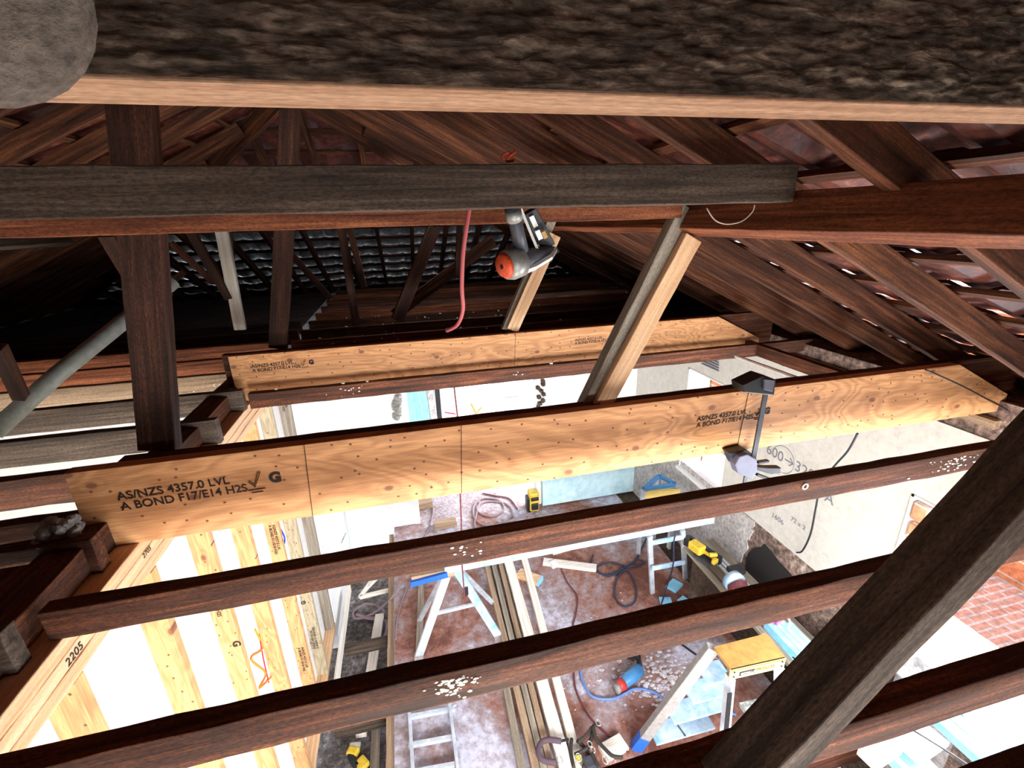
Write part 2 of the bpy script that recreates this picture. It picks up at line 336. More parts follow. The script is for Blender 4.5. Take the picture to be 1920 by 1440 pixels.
# right wall: rubble body around a window, plaster sheets on its face
WY0, WY1, WZ0, WZ1 = .55, 1.9, .9, dn(1.71)
b = MB(); TZ = dn(.98); VY0, VY1, VZ0 = 3.6, 4.35, 1.0; VZ1 = dn(1.6)
for lo, hi in (((RX, -1.5, -.3), (RX+.3, WY0, TZ)), ((RX, WY1, -.3), (RX+.3, VY0, TZ)), ((RX, VY1, -.3), (RX+.3, 8.4, TZ)), ((RX, WY0, -.3), (RX+.3, WY1, WZ0)), ((RX, WY0, WZ1), (RX+.3, WY1, TZ)),
               ((RX, VY0, -.3), (RX+.3, VY1, VZ0)), ((RX, VY0, VZ1), (RX+.3, VY1, TZ))):
    b.box((Vector(lo)+Vector(hi))/2, Vector(hi)-Vector(lo))
o = b.build('wall_right', M['rubble']); o['kind'] = 'structure'; o['label'] = 'right wall of damp rubble brick'
def jag(pts, n=10, a=.03):
    out = []
    for i in range(len(pts)):
        p, q, j = Vector(pts[i][:2]), Vector(pts[(i+1) % len(pts)][:2]), pts[i][2]
        for k in range(n if j else 1):
            t = k/(n if j else 1); v = p.lerp(q, t)
            if j and k: v += Vector((random.uniform(-a, a), random.uniform(-a, a)))
            out.append(v)
    return out
def sheet(name, pts, mat, x=RX-.012, th=.012, lab=None, n=10, a=.03):
    o = MB().prism([(x, v.x, v.y) for v in jag(pts, n, a)], (th, 0, 0)).build(name, mat); o['kind'] = 'structure'
    if lab: o['label'] = lab
    return o
z0, z1 = dn(2.75), dn(1.2)
sheet('wall_right', [(WY1, z0, 0), (VY0, z0, 0), (VY0, z1, 1), (WY1, z1, 0)], M['plaster_cream'], lab='cream plastered upper half of the right wall', n=20, a=.012)
sheet('wall_right', [(VY0, VZ1, 0), (VY1, VZ1, 0), (VY1, z1, 1), (VY0, z1, 0)], M['plaster_cream'], lab='cream plaster above the farther right window', a=.01)
sheet('wall_right', [(VY1, z0, 0), (8.3, z0, 0), (8.3, z1, 1), (VY1, z1, 0)], M['plaster_cream'], lab='cream plaster beyond the farther right window', n=20, a=.012)
sheet('wall_right', [(WY0, WZ1, 0), (WY1, WZ1, 0), (WY1, z1, 1), (-1.5, z1, 0), (-1.5, 0.3, 0), (WY0, 0.3, 0)], M['plaster_cream'], lab='cream plaster above the right window', a=.01)
sheet('wall_right', [(1.3, .02, 0), (2.12, .02, 1), (2.3, .5, 1), (2.05, z0-.01, 0), (1.3, z0-.01, 0)], M['render_grey'], lab='rough grey rendered patch below the right plaster')
sheet('wall_right', [(3.35, .02, 0), (5.5, .02, 0), (5.5, z0-.01, 0), (3.1, z0-.01, 1), (3.15, .7, 1)], M['render_grey'], lab='rough rendered patch behind the bench saw')
# fireplace hole, its dark inside painted as a flat black sheet
o = MB().prism([(RX-.006, v.x, v.y) for v in jag([(2.5, .02, 1), (3.1, .02, 1), (3.12, .7, 1), (2.95, .95, 1), (2.55, .85, 1)], 4, .02)], (.005, 0, 0)).build('wall_right', M['hole_dark']); o['kind'] = 'structure'; o['label'] = 'flat black sheet painted as the dark of a hole in the lower right wall'
# window reveal, frame and glass
wi = empty('window_1', (RX, (WY0+WY1)/2, WZ0)); wi['kind'] = 'structure'; wi['label'] = 'bright window opening in the right wall'
b = MB()
b.box((RX+.12, WY1-.008, (WZ0+WZ1)/2), (.28, .016, WZ1-WZ0)).box((RX+.12, WY0+.008, (WZ0+WZ1)/2), (.28, .016, WZ1-WZ0)).box((RX+.12, (WY0+WY1)/2, WZ1-.008), (.28, WY1-WY0, .016))
b.build('window_reveal', M['white'], wi)
MB().box((RX+.12, (WY0+WY1)/2, WZ0+.015), (.36, WY1-WY0, .03)).build('window_sill', M['white'], wi)
for k in range(7):
    MB().box((RX+.03, WY1-.075+random.uniform(-.01, .01), WZ1-.1-k*.15), (.11, .09, .12)).build('reveal_brick', M['brick'], wi, bevel=.008)
wi = empty('window_2', (RX, (VY0+VY1)/2, VZ0)); wi['kind'] = 'structure'; wi['label'] = 'farther bright window opening in the right wall'
b = MB()
b.box((RX+.12, VY1-.008, (VZ0+VZ1)/2), (.28, .016, VZ1-VZ0)).box((RX+.12, VY0+.008, (VZ0+VZ1)/2), (.28, .016, VZ1-VZ0)).box((RX+.12, (VY0+VY1)/2, VZ1-.008), (.28, VY1-VY0, .016))
b.build('window_reveal', M['white'], wi)
MB().box((RX+.12, (VY0+VY1)/2, VZ0+.015), (.36, VY1-VY0, .03)).build('window_sill', M['white'], wi)
o = sbox('neighbour_wall', (6.4, -4, -.25), (6.7, 9, 3), M['brick'], kind='structure'); o['label'] = 'orange brick wall of the neighbouring house'
# back partition of the room (with a wide opening), back room
PY = 5.5
b = MB()
for lo, hi in (((LX, PY, 0), (-.11, PY+.1, TOPZ-.02)), ((1.63, PY, 0), (RX, PY+.1, TOPZ-.02)), ((-.11, PY, dn(1.5)), (1.63, PY+.1, TOPZ-.02))):
    b.box((Vector(lo)+Vector(hi))/2, Vector(hi)-Vector(lo))
o = b.build('wall_back', M['plaster']); o['kind'] = 'structure'; o['label'] = 'white back partition with a wide opening'
o = sbox('trim_1', (-.13, PY-.012, 0), (-.06, PY+.112, dn(1.5)), M['white']); o['label'] = 'white jamb left of the back opening'
o = sbox('trim_2', (1.58, PY-.012, 0), (1.65, PY+.112, dn(1.5)), M['white']); o['label'] = 'white jamb right of the back opening'
sbox('wall_far', (-1.0, 8.3, 0), (RX+.3, 8.4, TOPZ), M['plaster'])['label'] = 'white far wall of the back room'
sbox('wall_left', (LX-.1, 4.0, -.3), (LX, PY, TOPZ-.005), M['plaster'])['label'] = 'white plaster end of the left partition'
sbox('wall_left', (LX-.1, PY, -.3), (LX, 8.3, TOPZ-.005), M['plaster'])['label'] = 'white left wall of the back room'
sbox('wall_left', (LX-.105, -1.5, -.3), (LX-.09, 4.0, TOPZ-.14), M['plaster'])['label'] = 'white lining board behind the studs'
sbox('wall_front', (-4.6, -1.62, -.3), (RX+.3, -1.5, TOPZ), M['plaster'])['label'] = 'front wall behind the camera'
sbox('wall_outer', (-4.7, -1.5, -.3), (-4.6, 8.3, TOPZ), M['plaster'])['label'] = 'outer wall of the left room'
sbox('wall_middle', (-4.6, 5.2, 0), (LX-.1, 5.3, TOPZ-.02), M['plaster'])['label'] = 'white end wall of the left room'
sbox('wall_gable', (-4.9, -1.75, TOPZ-.2), (3.6, -1.6, 5.2), M['lath'])['label'] = 'dark gable behind the camera'
sbox('ceiling', (LX, 3.35, dn(1.055)), (RX, 5.97, dn(1.035)), M['lath'])['label'] = 'dusty lath ceiling over the back of the room'
sbox('ceiling', (LX, 6.03, dn(1.055)), (RX, 8.4, dn(1.035)), M['lath'])['label'] = 'dusty lath ceiling over the far back room'
sbox('ceiling', (-4.6, 4.05, dn(1.055)), (LX-.1, 8.4, dn(1.035)), M['lath'])['label'] = 'dusty lath ceiling over the back left room'
sbox('ceiling', (-4.6, -1.6, dn(1.06)), (-1.6, .95, dn(1.04)), M['lath'])['label'] = 'dusty lath ceiling at the near left'
sbox('added_eaves_board_right', (3.38, -2, 2.4), (3.41, 8.6, 2.97), M['lath'])['label'] = 'added dark eaves board blocking sky light at the right rafter ends'  # added, with the next two, to stop sky light leaking at the eaves
sbox('added_eaves_board_left', (-4.75, -2, 2.4), (-4.7, 8.6, 3.0), M['lath'])['label'] = 'added dark eaves board blocking sky light at the left rafter ends'
sbox('added_eaves_board_far', (-4.75, 8.4, 2.4), (3.41, 8.45, 3.1), M['lath'])['label'] = 'added dark eaves board blocking sky light at the far end'
# ================================================================ roof
T = .5; C_, S_ = math.cos(math.atan(T)), math.sin(math.atan(T)); RXG, RUP, RY = -.642, .926, 4.2     # ridge x, height over eye, end of ridge
def roofz(X): return CZ+RUP-T*abs(X-RXG)
def tiles(name, orig, sdir, ddir, nrm, rows, gauge, slim, mat, label):
    """rows of overlapping curved tiles; slim(d) gives the extent along the eaves at a distance d down the slope"""
    orig, sdir, ddir, nrm = map(Vector, (orig, sdir, ddir, nrm)); bm = bmesh.new()
    for r in range(rows):
        d0, d1 = r*gauge, (r+1)*gauge+.06
        a0, a1 = slim(d0+gauge/2); n = int((a1-a0)/.06)
        if n < 2: continue
        prev = None
        for i in range(n+1):
            s = a0+(a1-a0)*i/n; wv = .018*math.cos(2*math.pi*s/.24) + random.uniform(-.003, .003)
            cur = [bm.verts.new(orig+sdir*s+ddir*d+nrm*(wv+h)) for d, h in ((d0, .0), (d1, .035), (d1, .02), (d0, -.015))]
            if prev:
                for k in range(4): bm.faces.new((prev[k], prev[(k+1) % 4], cur[(k+1) % 4], cur[k]))
            prev = cur
    bmesh.ops.recalc_face_normals(bm, faces=bm.faces); me = bpy.data.meshes.new(name); bm.to_mesh(me); bm.free()
    o = link(name, me, mat); o['kind'] = 'structure'; o['label'] = label; return o
LIFT = .15                       # tiles sit this far over the rafters' undersides
ru = Vector((RXG, 0, CZ+RUP)); nR = Vector((S_, 0, C_)); nL = Vector((-S_, 0, C_)); nH = Vector((0, S_, C_))
dR, dL, dH = Vector((C_, 0, -S_)), Vector((-C_, 0, -S_)), Vector((0, C_, -S_))
g = .3; NR = 16
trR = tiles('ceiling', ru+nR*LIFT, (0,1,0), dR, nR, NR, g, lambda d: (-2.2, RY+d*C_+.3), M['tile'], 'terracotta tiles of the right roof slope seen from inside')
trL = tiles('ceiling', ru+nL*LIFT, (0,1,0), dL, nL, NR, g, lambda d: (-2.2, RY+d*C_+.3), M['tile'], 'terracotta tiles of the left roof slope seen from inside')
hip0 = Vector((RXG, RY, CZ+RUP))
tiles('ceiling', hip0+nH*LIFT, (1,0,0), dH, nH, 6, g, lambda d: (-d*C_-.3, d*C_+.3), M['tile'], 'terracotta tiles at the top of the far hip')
tiles('ceiling', hip0+nH*LIFT+dH*g*6, (1,0,0), dH, nH, 11, g, lambda d: (-(d+6*g)*C_-.3, (d+6*g)*C_+.3), M['tile_lit'], 'paler tiles low on the far hip, light painted in')
for sd, par, nn, dd in ((1, trR, nR, dR), (-1, trL, nL, dL)):
    for r in range(1, NR+1):
        d = r*g-.02; c = ru+nn*(LIFT-.03)+dd*d
        beam('batten', c+Vector((0, -2, 0)), c+Vector((0, RY+d*C_, 0)), .04, .022, M['rafter'], parent=par, hint=nn, jit=.001, bevel=0)
hb = bpy.data.objects['ceiling'] if False else None
par = [o for o in COL.objects if o.get('label') == 'paler tiles low on the far hip, light painted in'][0]
for r in range(1, 16):
    d = r*g-.02; c = hip0+nH*(LIFT-.03)+dH*d
    beam('batten', c+Vector((-d*C_, 0, 0)), c+Vector((d*C_, 0, 0)), .04, .022, M['old'], parent=par, hint=nH, jit=.001, bevel=0)
cap_ = MB().prism([(RXG-.35, -2.2, roofz(RXG)+.02), (RXG, -2.2, roofz(RXG)+.26), (RXG+.35, -2.2, roofz(RXG)+.02), (RXG, -2.2, roofz(RXG)+.19)], (0, 6.7, 0)).build('ridge_capping', M['tile']); cap_['kind'] = 'structure'; cap_['label'] = 'ridge capping over the top of the roof'
ORD = ['first', 'second', 'third', 'fourth', 'fifth', 'sixth', 'seventh', 'eighth', 'ninth', 'tenth', 'eleventh', 'twelfth', 'thirteenth', 'fourteenth', 'fifteenth', 'sixteenth']
RD = .1
def rafter(p1, p2, nn, label, group, mat=None, w=.045, d=RD):
    off = Vector(nn)*(d/2+.002)
    return beam('rafter', Vector(p1)+off, Vector(p2)+off, w, d, mat or M['rafter'], label, 'rafter', group, hint=nn)
Ys = [-.36, .07, .5, .93] + [1.36+.43*k for k in range(7)]
for i, Y in enumerate(Ys):
    rafter((RXG+.03, Y, roofz(RXG)-.015), (3.6, Y, roofz(3.6)), nR, f'reddish rafter of the right roof slope, {ORD[i]} from the near end', 'right slope rafters')
    rafter((RXG-.03, Y, roofz(RXG)-.015), (-4.8, Y, roofz(-4.8)), nL, f'dark rafter of the left roof slope, {ORD[i]} from the near end', 'left slope rafters')
for k in range(1, 9):
    Y = RY+.43*k; dx = .43*k
    if k < 9:
        rafter((RXG+dx+.03, Y, roofz(RXG+dx)), (3.6, Y, roofz(3.6)), nR, f'short jack rafter of the right slope, {ORD[k-1]} beyond the ridge end', 'right jack rafters')
        rafter((RXG-dx-.03, Y, roofz(RXG-dx)), (-4.8, Y, roofz(-4.8)), nL, f'short jack rafter of the left slope, {ORD[k-1]} beyond the ridge end', 'left jack rafters')
for k in range(-8, 9):
    x = RXG+.43*k; y0 = RY+abs(.43*k); y1 = 8.5
    side = 'on the middle line' if k == 0 else f'{ORD[abs(k)-1]} to the {"right" if k > 0 else "left"} of its middle'
    rafter((x, y0+.03, CZ+RUP-T*(y0+.03-RY)), (x, y1, CZ+RUP-T*(y1-RY)), nH, f'rafter of the far hip end, {side}', 'far hip rafters', M['old'])
beam('ridge_board', (RXG, -2, CZ+RUP+.03), (RXG, RY, CZ+RUP+.03), .03, .16, M['old'], 'dark ridge board at the very top of the roof', 'beam')
beam('hip_rafter', (RXG, RY, CZ+RUP+.03), (RXG+4.1, RY+4.1, CZ+RUP-T*4.1+.03), .04, .15, M['old'], 'long dark hip rafter running down to the far right', 'rafter')
beam('hip_rafter', (RXG, RY, CZ+RUP+.03), (RXG-4.1, RY+4.1, CZ+RUP-T*4.1+.03), .04, .15, M['old'], 'long dark hip rafter running down to the far left', 'rafter')
# underpurlins, tilted with the roof
def purlin(name, X, y0, y1, side, label, w=.1, d=.13, mat='rafter', lift=0):
    nn = nR if side > 0 else nL
    c = Vector((X, 0, roofz(X)+lift))-nn*(d/2+.003)
    return beam(name, c+Vector((0, y0, 0)), c+Vector((0, y1, 0)), w, d, M[mat], label, 'beam', hint=nn)
purlin('purlin', 1.175, -1.9, 4.3, 1, 'orange-brown underpurlin carrying the right rafters', w=.07, d=.12, mat='old_red', lift=.028)
purlin('purlin', -2.42, -1.9, 4.3, -1, 'dark olive-brown underpurlin carrying the left rafters', w=.06, d=.13, mat='old_grey')
# ================================================================ collar timbers close to the camera
def rough_beam(name, Y, zb, h, w, x0, x1, label):
    root = empty(name, ((x0+x1)/2, Y+w/2, zb), label, 'beam')
    bm = bmesh.new(); nx, nz = int((x1-x0)/.0015), int(h/.0009); g_ = []
    for i in range(nx+1):
        row = []
        for j in range(nz+1):
            x = x0+(x1-x0)*i/nx; z = zb+h*j/nz; p = Vector((x*38, z*150, 3))
            q = noise.fractal(p, .9, 2.2, 5)+.8*noise.turbulence(Vector((x*90+z*30, z*260, 9)), 3, False)
            edge = min(1, (j/nz)*12, (1-j/nz)*12); kn = math.exp(-((x-.315)**2/.0012+(z-zb-.02)**2/.0006))
            row.append(bm.verts.new((x, Y-(.0017*q+.004*kn)*edge, z)))
        g_.append(row)
    for a, b2 in zip(g_, g_[1:]):
        for k in range(nz): bm.faces.new((a[k], b2[k], b2[k+1], a[k+1]))
    me = bpy.data.meshes.new('rough_face'); 
    for v in bm.verts: v.co -= root.location
    bm.to_mesh(me); bm.free(); o = link('rough_face', me, M['near'], root, True)
    MB().box(((x0+x1)/2, Y+w/2+.002, zb+h/2+.0006), (x1-x0, w-.004, h-.001)).build('core', M['near'], root)
    o = MB().box(((x0+x1)/2, Y+w/2, zb-.0005), (x1-x0, w, .003)).build('bottom_edge', M['near_lit'], root, bevel=.001); o['label'] = 'bottom edge painted pale for light from the room'
rough_beam('collar_beam', .255, CZ+.061, .11, .045, -.45, .8, 'rough-sawn brown beam with pale bottom edge across the top of the picture')
p0 = P(20, 40, Y=.2)
tag(MB().tube([P(-260, -170, Y=.25), P(-150, -80, Y=.225), P(-68, -12, Y=.212), P(-54, 6, Y=.209)], .022, 24, radii=[.036, .037, .035, .027]).build('round_strut', M['fuzz'], smooth=True), 'fuzzy grey round timber end in the top left corner', 'strut')
beam('collar_tie', (-2.5, 1.225, CZ+.078), (1.12, 1.225, CZ+.078), .05, .1, M['old_grey'], 'grey-brown collar tie crossing the whole width at eye level', 'beam', 'collar ties')
beam('collar_tie', (-2.5, 1.72, CZ+.035), (1.08, 1.72, CZ+.035), .055, .09, M['old_red'], 'reddish collar tie just behind the grey one', 'beam', 'collar ties')
# ================================================================ joists
def joist(Y, x0, x1, mat, label, top=.945, h=.095, w=.05, group='ceiling joists over the room', cat='joist'):
    return beam('ceiling_joist', (x0, Y+w/2, dn(top)-h/2), (x1, Y+w/2, dn(top)-h/2), w, h, M[mat], label, cat, group, jit=.002)
joist(.31, -1.0, 3.1, 'old', 'dark old joist crossing the bottom right corner', h=.06)
joist(.47, -1.0, 3.1, 'old', 'dark old joist under the near diagonal strut', h=.095)
joist(.78, -1.0, 3.12, 'old', 'old reddish joist crossing above the step ladder')
joist(1.225, -1.02, 3.12, 'old', 'old reddish joist between the step ladder and the long veneer beam')
joist(2.92, -.96, 3.12, 'old', 'old dusty joist in front of the farther veneer beam')
for k, Y in enumerate((3.75, 4.2, 4.65, 5.1, 5.55, 6.0, 6.5, 7.0, 7.5)):
    joist(Y, -.96, 3.12, ['old', 'old_red', 'old'][k % 3], f'old joist beyond the farther veneer beam, {ORD[k]} row behind it', top=.93, group='far ceiling joists')
LL = [(1.13, 'old_grey', 'behind the near plate'), (1.5, 'old', 'with white plaster smears'), (1.66, 'old', 'in line with the long veneer beam'), (2.02, 'old', 'just behind the tall near post'), (2.45, 'old_grey', 'crossed by the foot of the pipe'),
      (2.9, 'old_grey', 'ending by the dark end block'), (3.3, 'brown_plank', 'with pale crumbs along it'), (3.72, 'old_red', 'redder than its neighbours'), (4.15, 'old_red', 'before the dark ceiling'), (4.6, 'old', 'under the pipe top'), (5.05, 'old_grey', 'farthest back on the left')]
for Y, mt, d in LL:
    joist(Y, -4.5, -1.03 if Y < 2 else -1.0+random.uniform(-.03, .03), mt, f'old joist over the left room {d}', top=.912, h=.132, group='left room joists')
beam('wall_plate', (-1.2, -1, dn(.965)), (-1.2, 1.45, dn(.965)), .3, .06, M['old'], 'broad dark old timber left of the pale top plates', 'beam')
beam('wall_plate', (-1.12, .9, dn(.99)), (-1.12, 3.9, dn(.99)), .12, .1, M['old'], 'dark old plate running beside the stud wall under the joist ends', 'beam')
beam('hanging_beam', (-1.0, 1.71, dn(.89)), (3.2, 1.71, dn(.89)), .048, .3, M['old'], 'dark old hanging beam behind the long veneer beam', 'beam', 'old hanging beams')
beam('hanging_beam', (-1.12, 3.14, dn(.89)), (2.9, 3.14, dn(.89)), .048, .3, M['old'], 'dark old hanging beam behind the farther veneer beam', 'beam', 'old hanging beams')
b = MB()
for k in range(90):
    Y = random.choice((2.93, 3.75, 3.75, 4.2, 4.2, 4.65, 5.1)); X = random.gauss(.1, .6) if random.random() < .7 else random.uniform(-.8, 2.4)
    t_ = .93 if Y > 3 else .945; r = random.uniform(.005, .016)
    if random.random() < .6: b.blob((X, Y+random.uniform(.0, .045), dn(t_)+r*.4), r, 1, (1, 1, .6))
    else: b.blob((X, Y-.002, dn(t_+random.uniform(.01, .08))), r*.8, 1, (1, .4, .8))
for X, Y, n, sp in ((.12, 1.225, 16, .03), (2.16, 1.225, 60, .07), (.03, .78, 60, .03), (-1.25, 3.3, 25, .08), (-.4, 2.92, 16, .05), (.7, 2.92, 5, .03), (-1.5, 1.5, 20, .12)):
    for k in range(n):
        r = random.uniform(.0015, .006); b.blob((X+random.gauss(0, sp), Y-.001, dn(.965+abs(random.gauss(0, .03)))), r, 1, (1.3, .35, .8))
tag(b.build('plaster_crumbs', M['crumb']), 'white plaster crumbs stuck on the old joists', 'plaster crumbs', kind='stuff')
# ================================================================ laminated veneer beams
def lvlbeam(Y, x0, x1c, x1, th, label, stamps, seams, depth=.3, top=.74):
    z1, z0 = dn(top), dn(top+depth)
    root = empty('veneer_beam', ((x0+x1)/2, Y+th/2, z0), label, 'beam', 'laminated veneer beams')
    zc = z1-T*(x1-x1c)
    prof = [(x0, z0), (x1, z0), (x1, max(zc, z0+.02)), (x1c, z1), (x0, z1)]
    bm = MB().prism([(x, Y, z) for x, z in prof], (0, th, 0)).build('board', M['lvl'], root, bevel=.002)
    for s in seams: MB().box((s, Y-.0005, (z0+z1)/2), (.002, .003, depth-.004), Matrix.Rotation(.06, 3, 'Y')).build('scarf_joint', M['ink'], root)
    for sx, sz, sz_, it in stamps:
        t = text('stamp', 'AS/NZS 4357.0 LVL\nA BOND F17/E14 H2S', (sx, Y-.0006, sz), (1, 0, .02), (0, 0, 1), sz_, M['ink'], root, .0006, it)
        w_ = max(v.co.x for v in t.data.vertices)+root.location.x-sx+sz_*.25
        b = MB(); c = Vector((sx+w_, Y-.0006, sz-.25*sz_)); u = sz_*.75
        for a1, a2 in (((0, .6), (.5, 0)), ((.5, 0), (1.1, 1.5)), ((1.1, 1.5), (1.35, 1.45)), ((1.35, 1.45), (.5, -.3)), ((.5, -.3), (-.1, .45)), ((-.3, -.65), (1.5, -.62)), ((0, -1.0), (1.2, -.98))):
            b.bar(c+Vector((a1[0]*u, 0, a1[1]*u)), c+Vector((a2[0]*u, 0, a2[1]*u)), .001, .004, (0, .2, 1) if False else (0, 1, 0))
        b.build('check_mark', M['ink'], root)
        text('stamp_emblem', 'G', (c.x+2.1*u, Y-.0006, c.z), (1, 0, 0), (0, 0, 1), u*1.7, M['ink'], root, .003)
    return root
a1 = P(222, 938, Y=1.64); a2 = P(1306, 790, Y=1.64)
lvlbeam(1.64, -1.13, 2.68, 3.09, .045, 'long orange veneer beam stamped twice across the middle of the picture',
        [(a1.x, a1.z, .0425, 0), (a2.x, a2.z, .031, .15)], [P(578, 900, Y=1.64).x, P(865, 860, Y=1.64).x, P(1392, 790, Y=1.64).x])
a3 = P(472, 690, Y=3.07); a4 = P(1078, 640, Y=3.07)
lvlbeam(3.07, -1.07, 2.35, 2.75, .045, 'farther shorter orange veneer beam behind the pine props',
        [(a3.x, a3.z, .03, 0), (a4.x, a4.z, .026, 0)], [P(965, 650, Y=3.07).x])
# ================================================================ posts and props
def strut(pa, pb, w, d, mat, label, name='post', hint=None, group=None, ext=0, yo=0):
    """front face centre line from pa to pb; w seen width, d depth away from the camera"""
    pa, pb = Vector(pa), Vector(pb)
    o = Vector((0, d/2+yo, 0))
    return beam(name, pa+o, pb+o, d, w, M[mat], label, 'post' if name == 'post' else 'prop', group, hint=Vector((0,1,0)).cross(pb-pa).normalized()*-1)
strut((-.9, 1.735, dn(.74)), (-.615, 1.735, dn(-.86)), .115, .06, 'old_dark', 'tall wide dark post standing left on the hanging beam', group='old roof posts')
strut((-.81, 3.17, dn(.74)), (-.46, 3.17, dn(-.80)), .105, .055, 'old_dark', 'tall dark post standing on the farther hanging beam', group='old roof posts')
pa, pb = P(1113, 770, Y=1.69), P(1291, 425, Y=1.69)
s1 = empty('pine_prop', pa, 'new pine prop leaning from the long veneer beam up to the purlin', 'prop', 'pine props')
beam('prop_board', P(1124, 768, Y=1.70), P(1297, 445, Y=1.70), .035, .078, M['pine'], parent=s1, hint=(1, 0, .5))
beam('packer_board', P(1092, 771, Y=1.75), P(1282, 388, Y=1.75), .06, .06, M['grey_plank'], parent=s1, hint=(1, 0, .5))['label'] = 'greyed older board behind'
text('pencil_mark', '494', P(1110, 764, Y=1.679), (1, 0, .05), (0, 0, 1), .025, M['ink'], s1)
pa, pb = P(960, 618, Y=3.12), P(1038, 438, Y=3.12)
s2 = empty('pine_prop', pa, 'farther new pine prop behind the hanging nail gun', 'prop', 'pine props')
beam('prop_board', P(960, 619, Y=3.12), P(1040, 440, Y=3.12), .03, .085, M['pine'], parent=s2, hint=(1, 0, .5))
beam('packer_board', P(947, 619, Y=3.16), P(1036, 408, Y=3.16), .05, .06, M['grey_plank'], parent=s2, hint=(1, 0, .5))['label'] = 'greyed older board behind'
beam('hanger', P(451, 618, Y=4.1), P(414, 425, Y=4.1), .04, .085, M['pine_white'], 'pale new pine hanger hanging free in the dark left of centre', 'prop', hint=(1, 0, 0))
beam('hanger', P(440, 560, Y=4.3), P(424, 400, Y=4.3), .03, .05, M['old_grey'], 'thin grey batten behind the pale pine hanger', 'prop', hint=(1, 0, 0))
tag(MB().tube([P(-14, 812, Y=2.3), P(110, 700, Y=2.55), P(325, 528, Y=3.0)], .038, 20).build('round_pole', M['pipe'], smooth=True), 'grey-green round pole slanting across the left joists', 'pole')
# old slanting members far back
FAR = [(3.6, (178, 392), (322, 330), .07, 'slim'), ]
for k, (x0_, y0_, x1_, y1_, Y, w, d) in enumerate([(320, 455, 400, 530, 4.4, .05, 'behind the wide post'), (355, 430, 430, 560, 4.0, .06, 'left of the pale hanger'), (640, 425, 668, 610, 3.9, .06, 'right of the second post'), (655, 425, 683, 540, 4.4, .05, 'beside the lattice of tiles'),
        (815, 425, 745, 600, 3.8, .1, 'left of the red hose'), (620, 560, 505, 430, 4.9, .06, 'crossing behind the second post'), (925, 450, 740, 590, 4.5, .11, 'crossing behind the red hose'), (862, 420, 858, 520, 4.2, .05, 'hidden by the red hose'), (200, 440, 245, 515, 2.9, .07, 'touching the left of the wide post'),
        (240, 590, 345, 510, 4.6, .05, 'behind the top of the pole'), (-5, 650, 40, 745, 2.2, .045, 'at the left edge of the picture')]):
    beam('brace', P(x0_, y0_, Y=Y), P(x1_, y1_, Y=Y+.1), .05, w, M['old_dark' if k % 3 else 'old'], f'thin old roof brace {d}', 'brace', 'old roof braces', hint=(1, 0, 0) if abs(y1_-y0_) > abs(x1_-x0_) else (0, 0, 1))
# near diagonal strut, lower right
YF = .375
e1, e2 = P(1484, 1440, Y=YF), P(1809, 1100, Y=YF)
dr = (e2-e1).normalized(); nn = Vector((0, 1, 0)).cross(dr)       # points up-left or down-right
if nn.x < 0: nn = -nn
c1 = e1-dr*.12+nn*.006+Vector((0, .043, 0)); c2 = e2+dr*.42+nn*.006+Vector((0, .043, 0))
beam('roof_strut', c1, c2, .085, .058, M['old_grey'], 'thick near strut rising steeply at the lower right corner', 'strut', hint=nn)
